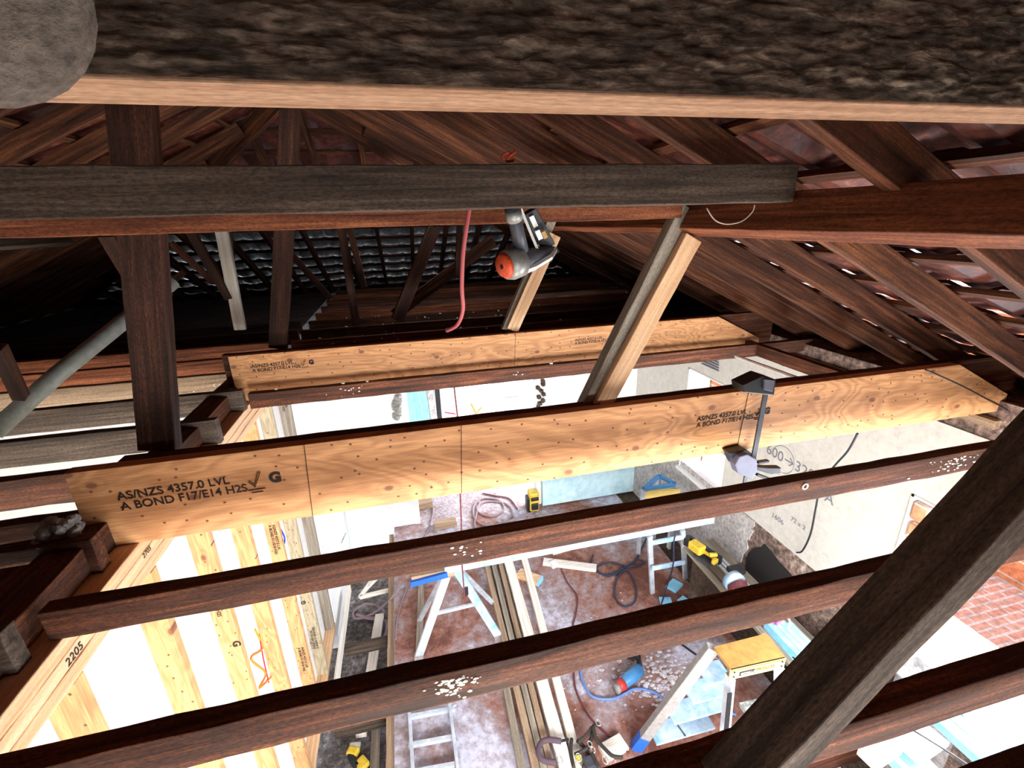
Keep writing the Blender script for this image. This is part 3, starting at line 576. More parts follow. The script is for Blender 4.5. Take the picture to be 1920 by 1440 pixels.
# ================================================================ stud wall
for k, lb in enumerate(('topmost of the three pale pine top plates over the stud wall', 'middle of the three pale pine top plates over the stud wall', 'lowest of the three pale pine top plates over the stud wall')):
    beam('top_plate', (LX-.045, -1.3, dn(1.0625+.045*k)), (LX-.045, 4.0, dn(1.0625+.045*k)), .09, .0445, M['pine'], lb, 'plate', 'pine plates', bevel=.004)
pl = beam('bottom_plate', (LX-.045, -1.3, .02), (LX-.045, 4.0, .02), .09, .04, M['pine'], 'pine bottom plate of the stud wall', 'plate', 'pine plates')
SY = [.75, 1.2, 1.645, 2.1, 2.54, 3.02, 3.41, 3.91]
SD = ['nearest the camera and unmarked', 'with a black nail mark near its top', 'with two dark round knots', 'stamped in two lines and a circled letter', 'beside the orange scribble', 'with a faint stamp low down', 'yellow-grey with an upside-down stamp', 'grey one at the far end']
for i, (Y, d) in enumerate(zip(SY, SD)):
    mt = 'lvl_stud' if i < 6 else 'lvl_grey' if i == 6 else 'grey_plank'
    st = beam('wall_stud', (LX-.045, Y+.0225, .04), (LX-.045, Y+.0225, dn(1.177)), .045, .09, M[mt], f'wall stud of pale veneer timber {d}', 'stud', 'wall studs', hint=(1, 0, 0), jit=.0005)
    if i == 3: text('stamp', 'AS/NZS 4357.0 LVL\nA BOND F11/E10 H2S', (LX-.035, Y-.002, P(395, 1085, X=LX-.035).z), (0, 0, -1), (1, 0, 0), .026, M['ink'], st, .0004); text('stamp_emblem', 'G', (LX-.03, Y-.002, P(430, 1208, X=LX-.04).z), (0, 0, -1), (1, 0, 0), .05, M['ink'], st, .002)
    if i == 5: text('stamp', 'AS/NZS 4357.0 LVL\nA BOND F11/E10 H2S', (LX-.035, Y-.002, P(510, 985, X=LX-.035).z), (0, 0, -1), (1, 0, 0), .026, M['ink'], st, .0004); text('stamp', 'AS/NZS 4357.0 LVL\nA BOND F11/E10 H2S', (LX-.035, Y-.002, P(562, 1225, X=LX-.035).z), (0, 0, -1), (1, 0, 0), .026, M['ink'], st, .0004)
    if i == 6: text('stamp', 'AS/NZS 4357.0 LVL\nA BOND F11/E10 H2S', (LX-.055, Y-.002, P(598, 1190, X=LX-.05).z), (0, 0, 1), (-1, 0, 0), .026, M['ink'], st, .0004); text('stamp_emblem', 'G', (LX-.055, Y-.002, P(577, 1122, X=LX-.05).z), (0, 0, 1), (-1, 0, 0), .05, M['ink'], st, .002)
    if i == 7: text('stamp', 'AS/NZS 4357.0 LVL\nA BOND F11/E10 H2S', (LX-.035, Y-.002, dn(1.2)), (0, 0, -1), (1, 0, 0), .026, M['ink'], st, .0004)
tp = [o for o in COL.objects if o.get('label', '').startswith('middle of the three')][0]
text('pencil_mark', '2205', P(128, 1252, X=LX+.001), (0, 1, 0), (0, 0, 1), .035, M['ink'], tp)
text('pencil_mark', '2705', P(270, 1048, X=LX+.001), (0, 1, 0), (0, 0, 1), .028, M['ink'], tp)
# marker scribbles on the lining board and plaster
def scribble(name, pts, r, mat, label, X=None, Y=None):
    o = MB().tube(smooth_path([P(a, b, X=X, Y=Y) for a, b in pts], 5), r, 6).build(name, mat); return tag(o, label, 'marking')
scribble('marker_scribble', [(478, 1180), (492, 1215), (470, 1235), (498, 1262), (486, 1290), (508, 1270)], .006, M['orange_ink'], 'orange scribble on the white board between two studs', X=LX-.086)
scribble('marker_scribble', [(486, 1190), (494, 1235), (504, 1280)], .004, M['red_ink'], 'red marker line on the white board beside the orange scribble', X=LX-.086)
scribble('marker_scribble', [(526, 992), (534, 1010), (530, 1028)], .006, M['blue_ink'], 'blue marker tick at the top of a stud bay', X=LX-.086)
scribble('marker_scribble', [(590, 985), (594, 998)], .012, M['blue_ink'], 'blue marker spot at the end of the stud wall', X=LX-.088)
scribble('marker_scribble', [(700, 952), (680, 970), (672, 985), (655, 992)], .012, M['orange_ink'], 'orange stain on the white plaster beyond the studs', X=LX+.004)
scribble('marker_scribble', [(648, 1000), (640, 1018)], .008, M['grey_stone'], 'grey scrape on the white plaster beyond the studs', X=LX+.004)
# writing on the right wall
def wallnote(body, px, py, size, label, rot=0):
    p = P(px, py, X=RX-.014); e = empty('wall_note', p, label, 'writing')
    text('writing', body, p, (0, -math.cos(rot), -math.sin(rot)), (0, -math.sin(rot)*-1, math.cos(rot)) if False else (0, 0, 1), size, M['pencil'], e)
wallnote('600\u21923200', 1436, 848, .13, 'pencil figures on the cream wall beside the clamp')
wallnote('1606', 1446, 968, .07, 'small black figures low on the cream wall')
wallnote('72 x 2', 1482, 975, .06, 'faint figures right of the small black ones')
wallnote('A', 1545, 938, .12, 'faint letter beside the hanging black cable')
tag(MB().tube(smooth_path([P(1470, 850, X=RX-.014)+Vector((0, math.cos(a)*.12, math.sin(a)*.12-.06)) for a in [i*.6 for i in range(10)]], 3), .002, 5).build('pencil_circle', M['pencil']), 'pencil circle on the cream wall behind the clamp', 'marking')
beam('wall_ledge', (RX-.03, 1.6, dn(1.1)), (RX-.03, 4.3, dn(1.1)), .05, .05, M['brown_plank'], 'brown timber ledge along the top of the right wall', 'ledge')
beam('wall_ledge', (RX-.42, 1.72, dn(.99)), (RX-.42, 3.05, dn(.99)), .05, .09, M['old'], 'short dark trimmer beside the right wall top', 'beam')
tag(MB().tube([P(1380, 668, Y=2.6), P(1530, 722, Y=1.8)], .012, 8).build('timber_bead', M['pine_white']), 'thin pale bead between the trimmer and the white wall', 'trim')
# vent on the far right wall
v = empty('wall_vent', P(1330, 672, X=RX-.02), 'small dark louvred vent high on the right wall', 'vent')
for k in range(5): MB().box(P(1331, 668+k*5, X=RX-.02), (.01, .28, .012)).build('slat', M['slate'], v)
# ================================================================ back opening and room
e = empty('opening_frame', (.75, 5.9, 0), 'white cupboard fronts with an orange tick seen through the back opening', 'cupboard')
def Q(px, py, Y=6.9): return P(px, py, Y=Y)
def panel(name, pxs, mat, parent, Y=6.9, th=.03):
    return MB().prism([P(a, b, Y=Y) for a, b in pxs], (0, th, 0)).build(name, mat, parent)
def vert(px, Y=6.9, py=760):
    return P(px, py, Y=Y).x
zt, zb = dn(1.6), .02
def slab(name, x0, x1, mat, parent, Y=6.9, th=.03, z0=zb, z1=zt): return MB().box(((x0+x1)/2, Y+th/2, (z0+z1)/2), (x1-x0, th, z1-z0)).build(name, mat, parent)
xs = [vert(p) for p in (829, 856, 930, 948, 1008)]
slab('side_panel', xs[0], xs[1]-.01, M['plaster'], e); slab('door_leaf', xs[1], xs[2]-.01, M['plaster'], e); slab('end_panel', xs[2], xs[3], M['plaster'], e)
slab('dark_gap', xs[2]-.01, xs[2], M['black'], e, 6.91); slab('handle', xs[2]+.02, xs[2]+.1, M['slate'], e, 6.89, .02, dn(1.78), dn(1.72))
MB().tube([P(884, 757, Y=6.895), P(893, 775, Y=6.895), P(903, 764, Y=6.895)], .016, 6).build('orange_tick', M['orange_ink'], e)
MB().tube([P(834, 773, Y=6.895), P(854, 776, Y=6.895)], .012, 6).build('red_stroke', M['red_ink'], e)
MB().box(P(883, 736, Y=6.89), (.12, .006, .1)).build('small_notice', M['white'], e)
g_ = empty('glazed_door', ((xs[3]+xs[4])/2, 6.9, 0), 'pale blue glazed door at the right of the back opening', 'door')
zm = P(980, 742, Y=6.9).z
slab('pane', xs[3], xs[4], M['glass'], g_, z1=zm-.01); slab('pane', xs[3], xs[4], M['glass'], g_, z0=zm+.01); slab('glazing_bar', xs[3], xs[4], M['slate'], g_, 6.895, .03, zm-.01, zm+.01); slab('stile', xs[4], xs[4]+.03, M['slate'], g_, 6.89)
bp = empty('plastic_sheet_pack', (vert(778, 6.5), 6.5, 0), 'pack of sky-blue wrapped boards leaning in the back opening', 'boards')
x = vert(763, 6.5)
for k in range(4): MB().box((x+.06+k*.105, 6.5, 1.0), (.1, .05, 2.0), Matrix.Rotation(-.05, 3, 'Y')).build('board', M['sky_board' if k < 3 else 'render_grey'], bp, bevel=.004)
tag(MB().box((vert(806, 6.55), 6.55, 1.05), (.16, .03, 2.1)).build('grey_board', M['slate']), 'blue-grey board standing beside the sky-blue pack', 'board')
tag(MB().box((vert(822, 6.5), 6.5, 1.05), (.07, .04, 2.1)).build('dark_jamb', M['black']), 'narrow black post right of the grey board', 'post')
b = MB()
for k in range(12): b.blob(P(744+random.uniform(-3, 4), 745+k*3.4, Y=5.45), .05, 1)
tag(b.build('mortar_lump', M['grey_stone']), 'grey mortar rubble bulging from the left jamb of the back opening', 'mortar')
b = MB()
for k in range(9): b.blob(P(1012+random.uniform(-3, 8), 715+k*6, Y=5.45), .035, 1)
tag(b.build('mortar_lump', M['dirt']), 'torn brown edging at the right jamb of the back opening', 'mortar')
bb = sbox('blue_board', (P(1017, 930, Y=5.42).x, 5.4, .02), (P(1236, 900, Y=5.42).x, 5.44, 1.25), M['blue_wall'], kind=None); tag(bb, 'large pale blue board standing against the back partition', 'board')
gb = sbox('grey_board', (P(1224, 900, Y=5.3).x, 5.3, .02), (P(1238, 900, Y=5.3).x, 5.38, 1.2), M['render_grey'], kind=None); tag(gb, 'narrow grey board right of the pale blue board', 'board')
# ceiling wires
tag(MB().tube([P(850, 712, Y=3.0), P(853, 740, Y=3.0), P(858, 782, Y=3.0), P(862, 900, Y=3.0), P(865, 985, Y=3.0), P(866, 1055, Y=3.0), P(872, 1130, Y=3.0)], .006, 6).build('hanging_wire', M['cord_maroon']), 'thin dark red wire hanging straight down through the middle of the room', 'wire')
hose('hanging_cable', [P(1608, 812, X=2.9), P(1590, 845, X=2.9), P(1566, 872, X=2.9), P(1540, 905, X=2.92), P(1530, 950, X=2.93), P(1520, 1000, X=2.95), P(1505, 1032, X=2.98), P(1494, 1036, X=3.02)], .007, M['black'], 'black cable drooping down the cream right wall', 'cable')
hose('roof_wire', [P(1735, 693, Y=1.62), P(1800, 722, Y=1.62), P(1850, 748, Y=1.62), P(1888, 768, Y=1.6), P(1925, 795, Y=1.55)], .004, M['black'], 'thin black wire across the right end of the long veneer beam', 'wire')
hose('hanging_string', [P(1325, 390, Y=1.2), P(1340, 412, Y=1.2), P(1362, 420, Y=1.2), P(1390, 415, Y=1.2), P(1410, 398, Y=1.2), P(1415, 384, Y=1.2)], .0018, M['web'], 'dusty looped string hanging under the collar tie', 'string')
hose('air_hose', [P(880, 392, Y=1.3), P(874, 430, Y=1.3), P(868, 480, Y=1.31), P(866, 540, Y=1.33), P(868, 580, Y=1.36), P(858, 608, Y=1.4), P(838, 620, Y=1.45)], .006, M['hose_red'], 'thin red hose hanging from the collar tie beside the nail gun', 'hose')
hose('power_lead', [P(1195, 995, z=.9), P(1262, 985, z=1.0), P(1263, 1020, z=.8), P(1262, 1060, z=.5), P(1250, 1100, z=.1), P(1238, 1140, z=.02)], .008, M['cord_dark'], 'dark cord dropping from the plank down past the far trestle', 'cord')
# ================================================================ nail gun
ng = empty('nail_gun', P(985, 480, Y=1.42), 'grey nail gun with an orange-red round cap hanging from the collar tie', 'nail gun')
A, B = P(948, 498, Y=1.38), P(1035, 470, Y=1.46)
d = (B-A).normalized()
MB().tube([A, A+d*.02, A+d*.055, A+d*.06], .035, 20, radii=[.042, .048, .046, .036]).build('cylinder_head', M['grey_metal'], ng, True)
MB().tube([A-d*.014, A-d*.001], .027, 20, radii=[.032, .039]).build('round_cap', M['red_orange'], ng, True)
MB().tube([A-d*.0165, A-d*.0135], .007, 10).build('exhaust_hole', M['black'], ng)
MB().tube([A+d*.05, A+d*.09, B-d*.01], .02, 14, radii=[.036, .03, .02]).build('motor_body', M['dark_grey'], ng, True)
MB().tube([P(968, 512, Y=1.38), P(1000, 500, Y=1.4), P(1030, 482, Y=1.43), P(1038, 468, Y=1.46)], .013, 8).build('side_frame', M['silver'], ng)
H0, H1 = P(978, 470, Y=1.40), P(960, 388, Y=1.34)
MB().tube([H0, H0.lerp(H1, .4), H1], .016, 12, radii=[.022, .02, .02]).build('handle', M['dark_grey'], ng, True)
MB().tube([H0.lerp(H1, .72), H0.lerp(H1, .95)], .0235, 12).build('handle_collar', M['grey_metal'], ng, True)
g0, g1 = P(1028, 462, Y=1.46), P(992, 395, Y=1.40)
MB().bar(g0, g1, .02, .045, (1, 0, 0)).build('magazine', M['black'], ng, bevel=.003)
MB().bar(P(1012, 478, Y=1.43), P(975, 388, Y=1.37), .006, .008, (1, 0, 0)).build('magazine_rail', M['silver'], ng)
for a, b_ in (((996, 405), (1005, 425)), ((1007, 432), (1014, 448))): MB().bar(P(*a, Y=1.39), P(*b_, Y=1.41), .004, .014, (1, 0, 0)).build('label_sticker', M['white'], ng)
MB().bar(P(1018, 434, Y=1.40), P(1024, 446, Y=1.41), .004, .012, (1, 0, 0)).build('label_sticker', M['cap_orange'], ng)
MB().bar(P(1030, 478, Y=1.45), P(1046, 470, Y=1.47), .012, .01).bar(P(1026, 470, Y=1.44), P(1044, 466, Y=1.46), .008, .008).build('nose', M['black'], ng)
hk = MB().tube(smooth_path([P(940, 298, Y=1.225), P(944, 290, Y=1.225), P(955, 287, Y=1.225), P(962, 300, Y=1.225), P(950, 302, Y=1.22), P(957, 292, Y=1.22), P(967, 284, Y=1.22)], 5), .0035, 6).build('orange_clip', M['red_orange'], smooth=True); tag(hk, 'small orange clip on top of the collar tie', 'clip')
# ================================================================ bar clamp
cl = empty('bar_clamp', P(1400, 870, Y=1.6), 'black bar clamp gripping the long veneer beam at the right', 'clamp')
def pf(pts, Y): return [P(a, b, Y=Y) for a, b in pts]
yc = 1.565
MB().prism(pf([(1392, 722), (1430, 704), (1455, 712), (1452, 742), (1395, 736)], yc), (0, .075, 0)).build('fixed_jaw', M['black'], cl, bevel=.004)
MB().prism(pf([(1434, 711), (1453, 713), (1449, 735), (1433, 731)], yc-.008), (0, .01, 0)).build('jaw_pad', M['slate'], cl, bevel=.002)
MB().bar(P(1436, 735, Y=yc+.02), P(1411, 868, Y=yc+.02), .008, .024, (1, 0, 0)).build('bar', M['dark_grey'], cl, bevel=.001)
MB().prism(pf([(1368, 850), (1400, 843), (1420, 858), (1384, 878)], yc+.02), (0, .07, 0)).build('sliding_jaw', M['black'], cl, bevel=.004)
MB().prism(pf([(1388, 856), (1402, 852), (1420, 862), (1421, 884), (1410, 899), (1384, 888), (1379, 872)], yc-.01), (0, .045, 0)).build('trigger_body', M['slate'], cl, bevel=.005)
MB().prism(pf([(1420, 875), (1440, 877), (1465, 877), (1465, 889), (1448, 890), (1420, 882)], yc-.005), (0, .03, 0)).build('grip_handle', M['black'], cl, bevel=.004)
MB().bar(P(1420, 867, Y=yc), P(1440, 864, Y=yc), .02, .012).build('release_lever', M['black'], cl, bevel=.002)
MB().bar(P(1418, 889, Y=yc), P(1442, 898, Y=yc), .02, .012).build('squeeze_trigger', M['black'], cl, bevel=.002)
MB().bar(P(1398, 893, Y=yc+.02), P(1396, 906, Y=yc+.02), .008, .016, (1, 0, 0)).build('bar_end', M['dark_grey'], cl)
# ================================================================ trestles and plank
def Fl(px, py, z=0): return P(px, py, z=z)
fl, fr, top = Vector((-.19, 3.36, 0)), Vector((.58, 3.39, 0)), Vector((.19, 3.36, 1.0))
tr = empty('trestle', (.19, 3.36, 0), 'aluminium trestle with blue feet under the left end of the plank', 'trestle', 'trestles')
for k, (f_, lab) in enumerate(((fl, None), (fr, 'blue-smeared leg'))):
    lg = MB().bar(f_+Vector((0, 0, .05)), top+Vector((-.03 if k == 0 else .03, 0, -.02)), .075, .03, (0, 1, 0)).build('leg', M['alu' if k == 0 else 'alu_blue'], tr, bevel=.003)
    MB().bar(f_, f_+Vector((0, 0, .06))+(top-f_)*.02, .08, .036, (0, 1, 0)).build('foot', M['grey_rail'], lg)
    MB().bar(f_+Vector((.03, .42, .05)), top+Vector((0, .1, -.02)), .045, .025, (0, 1, 0)).build('leg', M['alu'], tr, bevel=.003)
MB().bar(fl.lerp(top, .52), fr.lerp(top, .52), .02, .03).build('crossbar', M['alu'], tr)
MB().bar(top+Vector((-.3, 0, .01)), top+Vector((.3, 0, .01)), .09, .05).build('head', M['alu'], tr, bevel=.004)
MB().box(fr.lerp(top, .72)+Vector((0, -.03, 0)), (.03, .01, .09)).build('slot_plate', M['black'], tr, bevel=.003)
tag(MB().box((.02, 3.28, 1.02), (.36, .05, .08)).build('timber_packer', M['brown_plank']), 'short timber packer with blue end under the left end of the plank', 'timber')
tag(MB().bar((-.17, 3.25, 1.0), (.14, 3.25, 1.03), .045, .05).build('blue_strip', M['blue_plastic']), 'bright blue strip on the trestle head', 'strip')
pk = empty('scaffold_plank', (1.4, 3.38, 1.05), 'long aluminium plank spanning the room between the trestles', 'plank')
for y_, w_ in ((3.30, .07), (3.39, .07), (3.48, .07)): MB().box((1.42, y_, 1.085), (2.6, w_, .02)).build('deck_strip', M['alu'], pk, bevel=.002)
for y_ in (3.255, 3.525): MB().box((1.42, y_, 1.065), (2.6, .012, .07)).build('side_rail', M['grey_rail' if y_ > 3.4 else 'alu_blue'], pk, bevel=.002)
t2 = empty('trestle', (2.35, 3.45, 0), 'aluminium trestle with two cross rails under the right end of the plank', 'trestle', 'trestles')
for px in (1223, 1285):
    q = Fl(px, 1112 if px < 1250 else 1085); tq = P(px-5, 1005 if px < 1250 else 995, Y=3.42)
    MB().bar(q, tq, .05, .03, (0, 1, 0)).build('leg', M['alu'], t2, bevel=.003)
for py in (1018, 1066): MB().bar(P(1222, py, Y=3.42), P(1284, py-12, Y=3.42), .02, .05).build('cross_rail', M['alu_blue'], t2, bevel=.003)
# ================================================================ bench along the right wall
bz = .62
bn = empty('bench', (2.85, 2.6, 0), 'low bench of greyed boards along the right wall', 'bench')
for x0_, w_, mt in ((2.6, .06, 'grey_plank'), (2.71, .13, 'grey_plank'), (2.87, .16, 'grey_plank')): beam('board', (x0_, 1.95, bz-.02), (x0_, 3.5, bz-.02), w_, .035, M[mt], parent=bn)
for y_ in (2.1, 3.35): MB().box((2.8, y_, .29), (.34, .05, .58)).build('bearer', M['dirt'], bn)
tk = empty('guide_rail', (2.84, 2.6, bz), 'long silver guide rail lying on the low bench', 'rail')
for dx in (-.04, 0, .04): MB().box((2.78+dx, 2.6, bz+.012), (.028, 1.3, .018)).build('rail_strip', M['alu'], tk, bevel=.002)
def bpn(px, py, dz=0): return P(px, py, z=bz+dz)
sw = empty('cordless_saw', bpn(1312, 1025), 'yellow and black cordless saw on the low bench', 'saw')
MB().bar(bpn(1290, 1010, .1), bpn(1352, 1052, .1), .05, .09).build('battery_pack', M['black'], sw, bevel=.012)
MB().bar(bpn(1296, 1018, .12), bpn(1318, 1034, .12), .1, .09).build('motor_housing', M['yellow'], sw, bevel=.015)
MB().bar(bpn(1316, 1030, .1), bpn(1344, 1048, .1), .035, .045).build('handle', M['yellow'], sw, bevel=.01)
MB().bar(bpn(1284, 1012, .12), bpn(1294, 1016, .12), .08, .09).build('front_cap', M['black'], sw, bevel=.01)
MB().bar(bpn(1306, 1038, .03), bpn(1334, 1058, .03), .1, .03).build('base_plate', M['dark_grey'], sw, bevel=.004)
MB().bar(bpn(1330, 1040, .15), bpn(1345, 1040, .15), .03, .03).bar(bpn(1338, 1050, .1), bpn(1344, 1054, .1), .07, .05).build('yellow_clip', M['yellow'], sw, bevel=.006)
gr = empty('tape_reel', bpn(1370, 1085), 'round reel with blue and orange rings at the near end of the guide rail', 'reel')
c_ = bpn(1376, 1090, .09)
MB().tube([c_+Vector((0, -.06, -.02)), c_+Vector((0, -.03, 0))], .09, 20).build('dark_face', M['cord_maroon'], gr)
MB().tube([c_+Vector((0, -.03, 0)), c_+Vector((0, .03, .0))], .095, 20).build('silver_drum', M['alu_blue'], gr, True)
MB().tube(smooth_path([c_+Vector((math.cos(a)*.06, -.068, math.sin(a)*.06)) for a in [i*.7 for i in range(7)]], 3), .008, 6).build('orange_ring', M['red_orange'], gr, True)
MB().box(c_+Vector((.06, .06, .06)), (.14, .1, .05)).build('black_guard', M['black'], gr, bevel=.01)
tag(MB().box(P(1352, 1000, z=.45), (.32, .3, .012)).build('white_sheet', M['white']), 'plain white sheet lying between plank end and right wall', 'sheet')
# timber stack along right wall, nearer
ST = .93
for k in range(4):
    beam('blue_timber', (2.425+k*.047, .3, ST), (2.425+k*.047, 2.2-.02*k, ST), .045, .07, M['sky_board'], ['blue treated length at the left edge of the wall stack', 'blue treated length second from the left of the wall stack', 'blue treated length third from the left of the wall stack', 'blue treated length at the right edge of the wall stack'][k], 'timber', 'blue treated timbers by the right wall', bevel=.004)
for k in range(2):
    beam('blue_timber', (2.9+k*.085, .3, ST), (2.9+k*.085, 1.4-.03*k, ST), .08, .06, M['sky_board'], ['short blue board touching the grey block by the window', 'short blue board tight under the window sill'][k], 'timber', 'blue treated timbers by the right wall')
for k in range(2):
    beam('stack_bearer', (2.4, .6+k*1.1, .448), (3.02, .6+k*1.1, .448), .05, .89, M['old'], f'dark timber bearer under the blue lengths, {["nearer", "farther"][k]} of the pair', 'timber', 'stack bearers')
tag(MB().tube(smooth_path([P(1444, 1168, z=.98), P(1455, 1161, z=1.0), P(1468, 1160, z=.98), P(1456, 1170, z=.98)], 4), .012, 8).build('pink_strap', M['pink'], smooth=True), 'pink strap on the far end of the blue timbers', 'strap')
hose('white_loop', [P(1468, 1158, z=1.0), P(1478, 1160, z=1.06), P(1482, 1170, z=1.0), P(1478, 1176, z=.97)], .006, M['white'], 'white wire loop beside the pink strap', 'wire')
tag(MB().box(P(1722, 1388, z=1.0), (.26, .16, .03), Matrix.Rotation(.15, 3, 'Z')).build('offcut_sheet', M['pine_white']), 'white offcut board on the blue timbers near the bottom edge', 'board')
tag(MB().box(P(1650, 1408, z=1.0), (.22, .10, .06), Matrix.Rotation(.15, 3, 'Z')).build('grey_block', M['render_grey']), 'grey block beside the white offcut board', 'block')
hose('black_wire', [P(1486, 1232, z=1.0), P(1530, 1262, z=1.02), P(1680, 1350, z=1.2), P(1770, 1405, z=1.2), P(1830, 1445, z=1.2)], .005, M['black'], 'straight black wire crossing the blue timbers', 'wire')
# ================================================================ step ladder
cz = 1.12
A1, A2, A3, A4 = [P(a, b, z=cz) for a, b in ((1338, 1212), (1437, 1187), (1474, 1234), (1371, 1257))]
ld = empty('step_ladder', Vector(((A1+A3)/2).to_tuple()[:2]+(0,)), 'aluminium step ladder with ochre top and yellow label front', 'ladder')
MB().prism([A1, A2, A3, A4], (0, 0, -.02)).build('top_cap', M['cap_orange'], ld, bevel=.003)
dn3 = Vector((0, 0, -1)); 
MB().prism([A4, A3, A3+dn3*.085, A4+dn3*.085], (0, .012, 0)).build('label_front', M['cap_yellow'], ld, bevel=.002)
xd = (A3-A4).normalized()
lf = [o for o in COL.objects if o.name.startswith('label_front')][-1]
text('label_writing', 'PROLITE', A4+xd*.185+Vector((0, -.003, -.055)), xd, (0, 0, 1), .036, M['red_orange'], lf, .0005)
MB().prism([A4+xd*.065+Vector((0, -.003, -.03)), A4+xd*.175+Vector((0, -.003, -.03)), A4+xd*.175+Vector((0, -.003, -.065)), A4+xd*.065+Vector((0, -.003, -.065))], (0, .002, 0)).build('label_badge', M['ink'], lf)
text('label_writing', 'GORILLA', A4+xd*.072+Vector((0, -.0045, -.057)), xd, (0, 0, 1), .026, M['white'], lf, .0004)
for q in (A4+xd*.025, A3-xd*.025):
    for dz in (.022, .06): MB().tube([q+Vector((0, -.006, -dz)), q+Vector((0, .002, -dz))], .006, 8).build('rivet', M['black'], lf)
fls, frs = Vector((A4.x-.03, A4.y-.12, 0)), Vector((A3.x+.05, A3.y-.12, 0))
for k, (q, f_) in enumerate(((A4+Vector((.02, .02, -.08)), fls), (A3+Vector((-.02, .02, -.08)), frs))):
    MB().bar(f_, q, .028, .07, (0, 1, 0)).build('front_rail', M['alu'], ld, bevel=.003)
MB().bar(P(1396, 1336, z=.72), P(1478, 1318, z=.72), .12, .03, (0, 0, 1)).build('tread', M['grey_stone'], ld, bevel=.003)
MB().bar(fls.lerp(A4, .35), frs.lerp(A3, .35), .1, .03).build('tread', M['alu'], ld, bevel=.003)
lf_ = Fl(1192, 1402)
lg = MB().bar(lf_, A1+Vector((.01, .02, -.03)), .06, .075, (0, 0, 1)).build('rear_rail', M['grey_rail'], ld, bevel=.004)
MB().bar(lf_, lf_.lerp(A1, .13), .064, .08, (0, 0, 1)).build('foot', M['blue_plastic'], lg, bevel=.004)
rf_ = Vector((A2.x+.02, lf_.y+.25, 0))
MB().bar(rf_, A2+Vector((-.01, 0, -.03)), .04, .05, (0, 1, 0)).build('rear_rail', M['grey_rail'], ld, bevel=.004)
for pa_, pb_, z_ in (((1317, 1266), (1360, 1256), .88), ((1288, 1301), (1360, 1283), .66), ((1254, 1340), (1358, 1311), .41), ((1222, 1378), (1330, 1348), .16)):
    MB().bar(P(*pa_, z=z_), P(*pb_, z=z_), .15, .02).build('tread', M['alu_blue'], ld, bevel=.002)
MB().bar(fls.lerp(A4, .62)+Vector((-.02, -.03, 0)), fls.lerp(A4, .88)+Vector((-.02, -.03, 0)), .008, .03, (1, 0, 0)).build('side_label', M['black'], ld)
# ladder lying at bottom left of the flooring
l2 = empty('extension_ladder', Fl(820, 1400), 'white aluminium ladder lying on the red flooring at the bottom', 'ladder')
for a, b_ in (((768, 1340), (776, 1470)), ((843, 1320), (862, 1470))): MB().bar(Fl(*a, .05), Fl(*b_, .05), .025, .07).build('stile', M['alu'], l2, bevel=.003)
for py in (1345, 1398, 1450): MB().bar(Fl(766, py, .05), Fl(853, py-16, .05), .035, .03).build('rung', M['alu'], l2, bevel=.003)
# ================================================================ timbers on the floor (run along the room)
def lay(x, y0, y1, w, h, mat, label, z=0, name='plank', g_='long timbers on the floor', x2=None):
    return beam(name, (x, y0, z+h/2), (x if x2 is None else x2, y1, z+h/2), w, h, M[mat], label, 'plank', g_)
def row(px0, py0, px1, py1, w, h, mat, label, z=0):
    a, b_ = P(px0, py0, z=z+h), P(px1, py1, z=z+h); b_ += (b_-a)*.12; a -= (b_-a)*.12
    beam('plank', a-Vector((0, 0, h/2)), b_-Vector((0, 0, h/2)), w, h, M[mat], label, 'plank', 'long timbers on the floor')
row(917, 1075, 1005, 1440, .055, .09, 'brown_plank', 'brown plank at the left of the floor stack')
row(928, 1068, 1020, 1440, .05, .09, 'grey_plank', 'weathered plank second from the left of the floor stack')
row(940, 1062, 1034, 1440, .05, .09, 'brown_plank', 'brown plank in the middle of the floor stack')
row(955, 1058, 1062, 1440, .1, .1, 'pine_white', 'broad white plank at the right of the floor stack')
row(985, 1052, 1088, 1440, .07, .07, 'pine_white', 'narrow white plank rightmost in the floor stack')
row(952, 1300, 976, 1425, .06, .05, 'grey_plank', 'flat grey plank left of the lying floor stack near the bottom')
row(790, 1085, 786, 1200, .06, .06, 'grey_plank', 'grey timber pair behind the left trestle leg')
lay(-.72, 3.0, 4.3, .09, .05, 'pine_white', 'pale timber standing beside the end of the stud wall', -.3, x2=-.6)
beam('plank', Fl(655, 1100, .0), Fl(628, 1300, .0), .03, .12, M['pine_white'], 'thin white batten on edge beside the last stud', 'plank', 'long timbers on the floor')
lay(-.6, 2.6, 3.2, .07, .04, 'grey_plank', 'short grey length lying in the open subfloor', -.32)
b = empty('white_tray', P(700, 1100, z=-.1), 'broken white frame in the open subfloor behind the hose coil', 'frame')
for a, c2 in (((675, 1120), (735, 1105)), ((690, 1100), (720, 1070)), ((675, 1120), (700, 1085))): MB().bar(P(*a, z=-.1), P(*c2, z=-.1), .04, .03).build('rail', M['pine_white'], b)
def off(px, py, size, rot, mat, label, z=0, end=None):
    p = Fl(px, py); o = MB().box(p+Vector((0, 0, size[2]/2+z)), size, Matrix.Rotation(rot, 3, 'Z')).build('offcut', M[mat], bevel=.003); tag(o, label, 'offcut', 'timber offcuts on the floor')
    if end: 
        d = Matrix.Rotation(rot, 3, 'Z') @ Vector((size[0]/2, 0, 0)); MB().box(p+d+Vector((0, 0, size[2]/2+z)), (.02, size[1]*1.01, size[2]*1.02), Matrix.Rotation(rot, 3, 'Z')).build('painted_end', M[end], o)
off(1068, 1062, (.62, .09, .045), -.45, 'pine_white', 'long white offcut lying slanted under the plank')
off(1038, 1062, (.07, .07, .06), .3, 'white', 'small white block beside the slanted offcut')
off(992, 1085, (.28, .12, .05), -.75, 'pine', 'pine offcut with a blue painted end', end='sky_board')
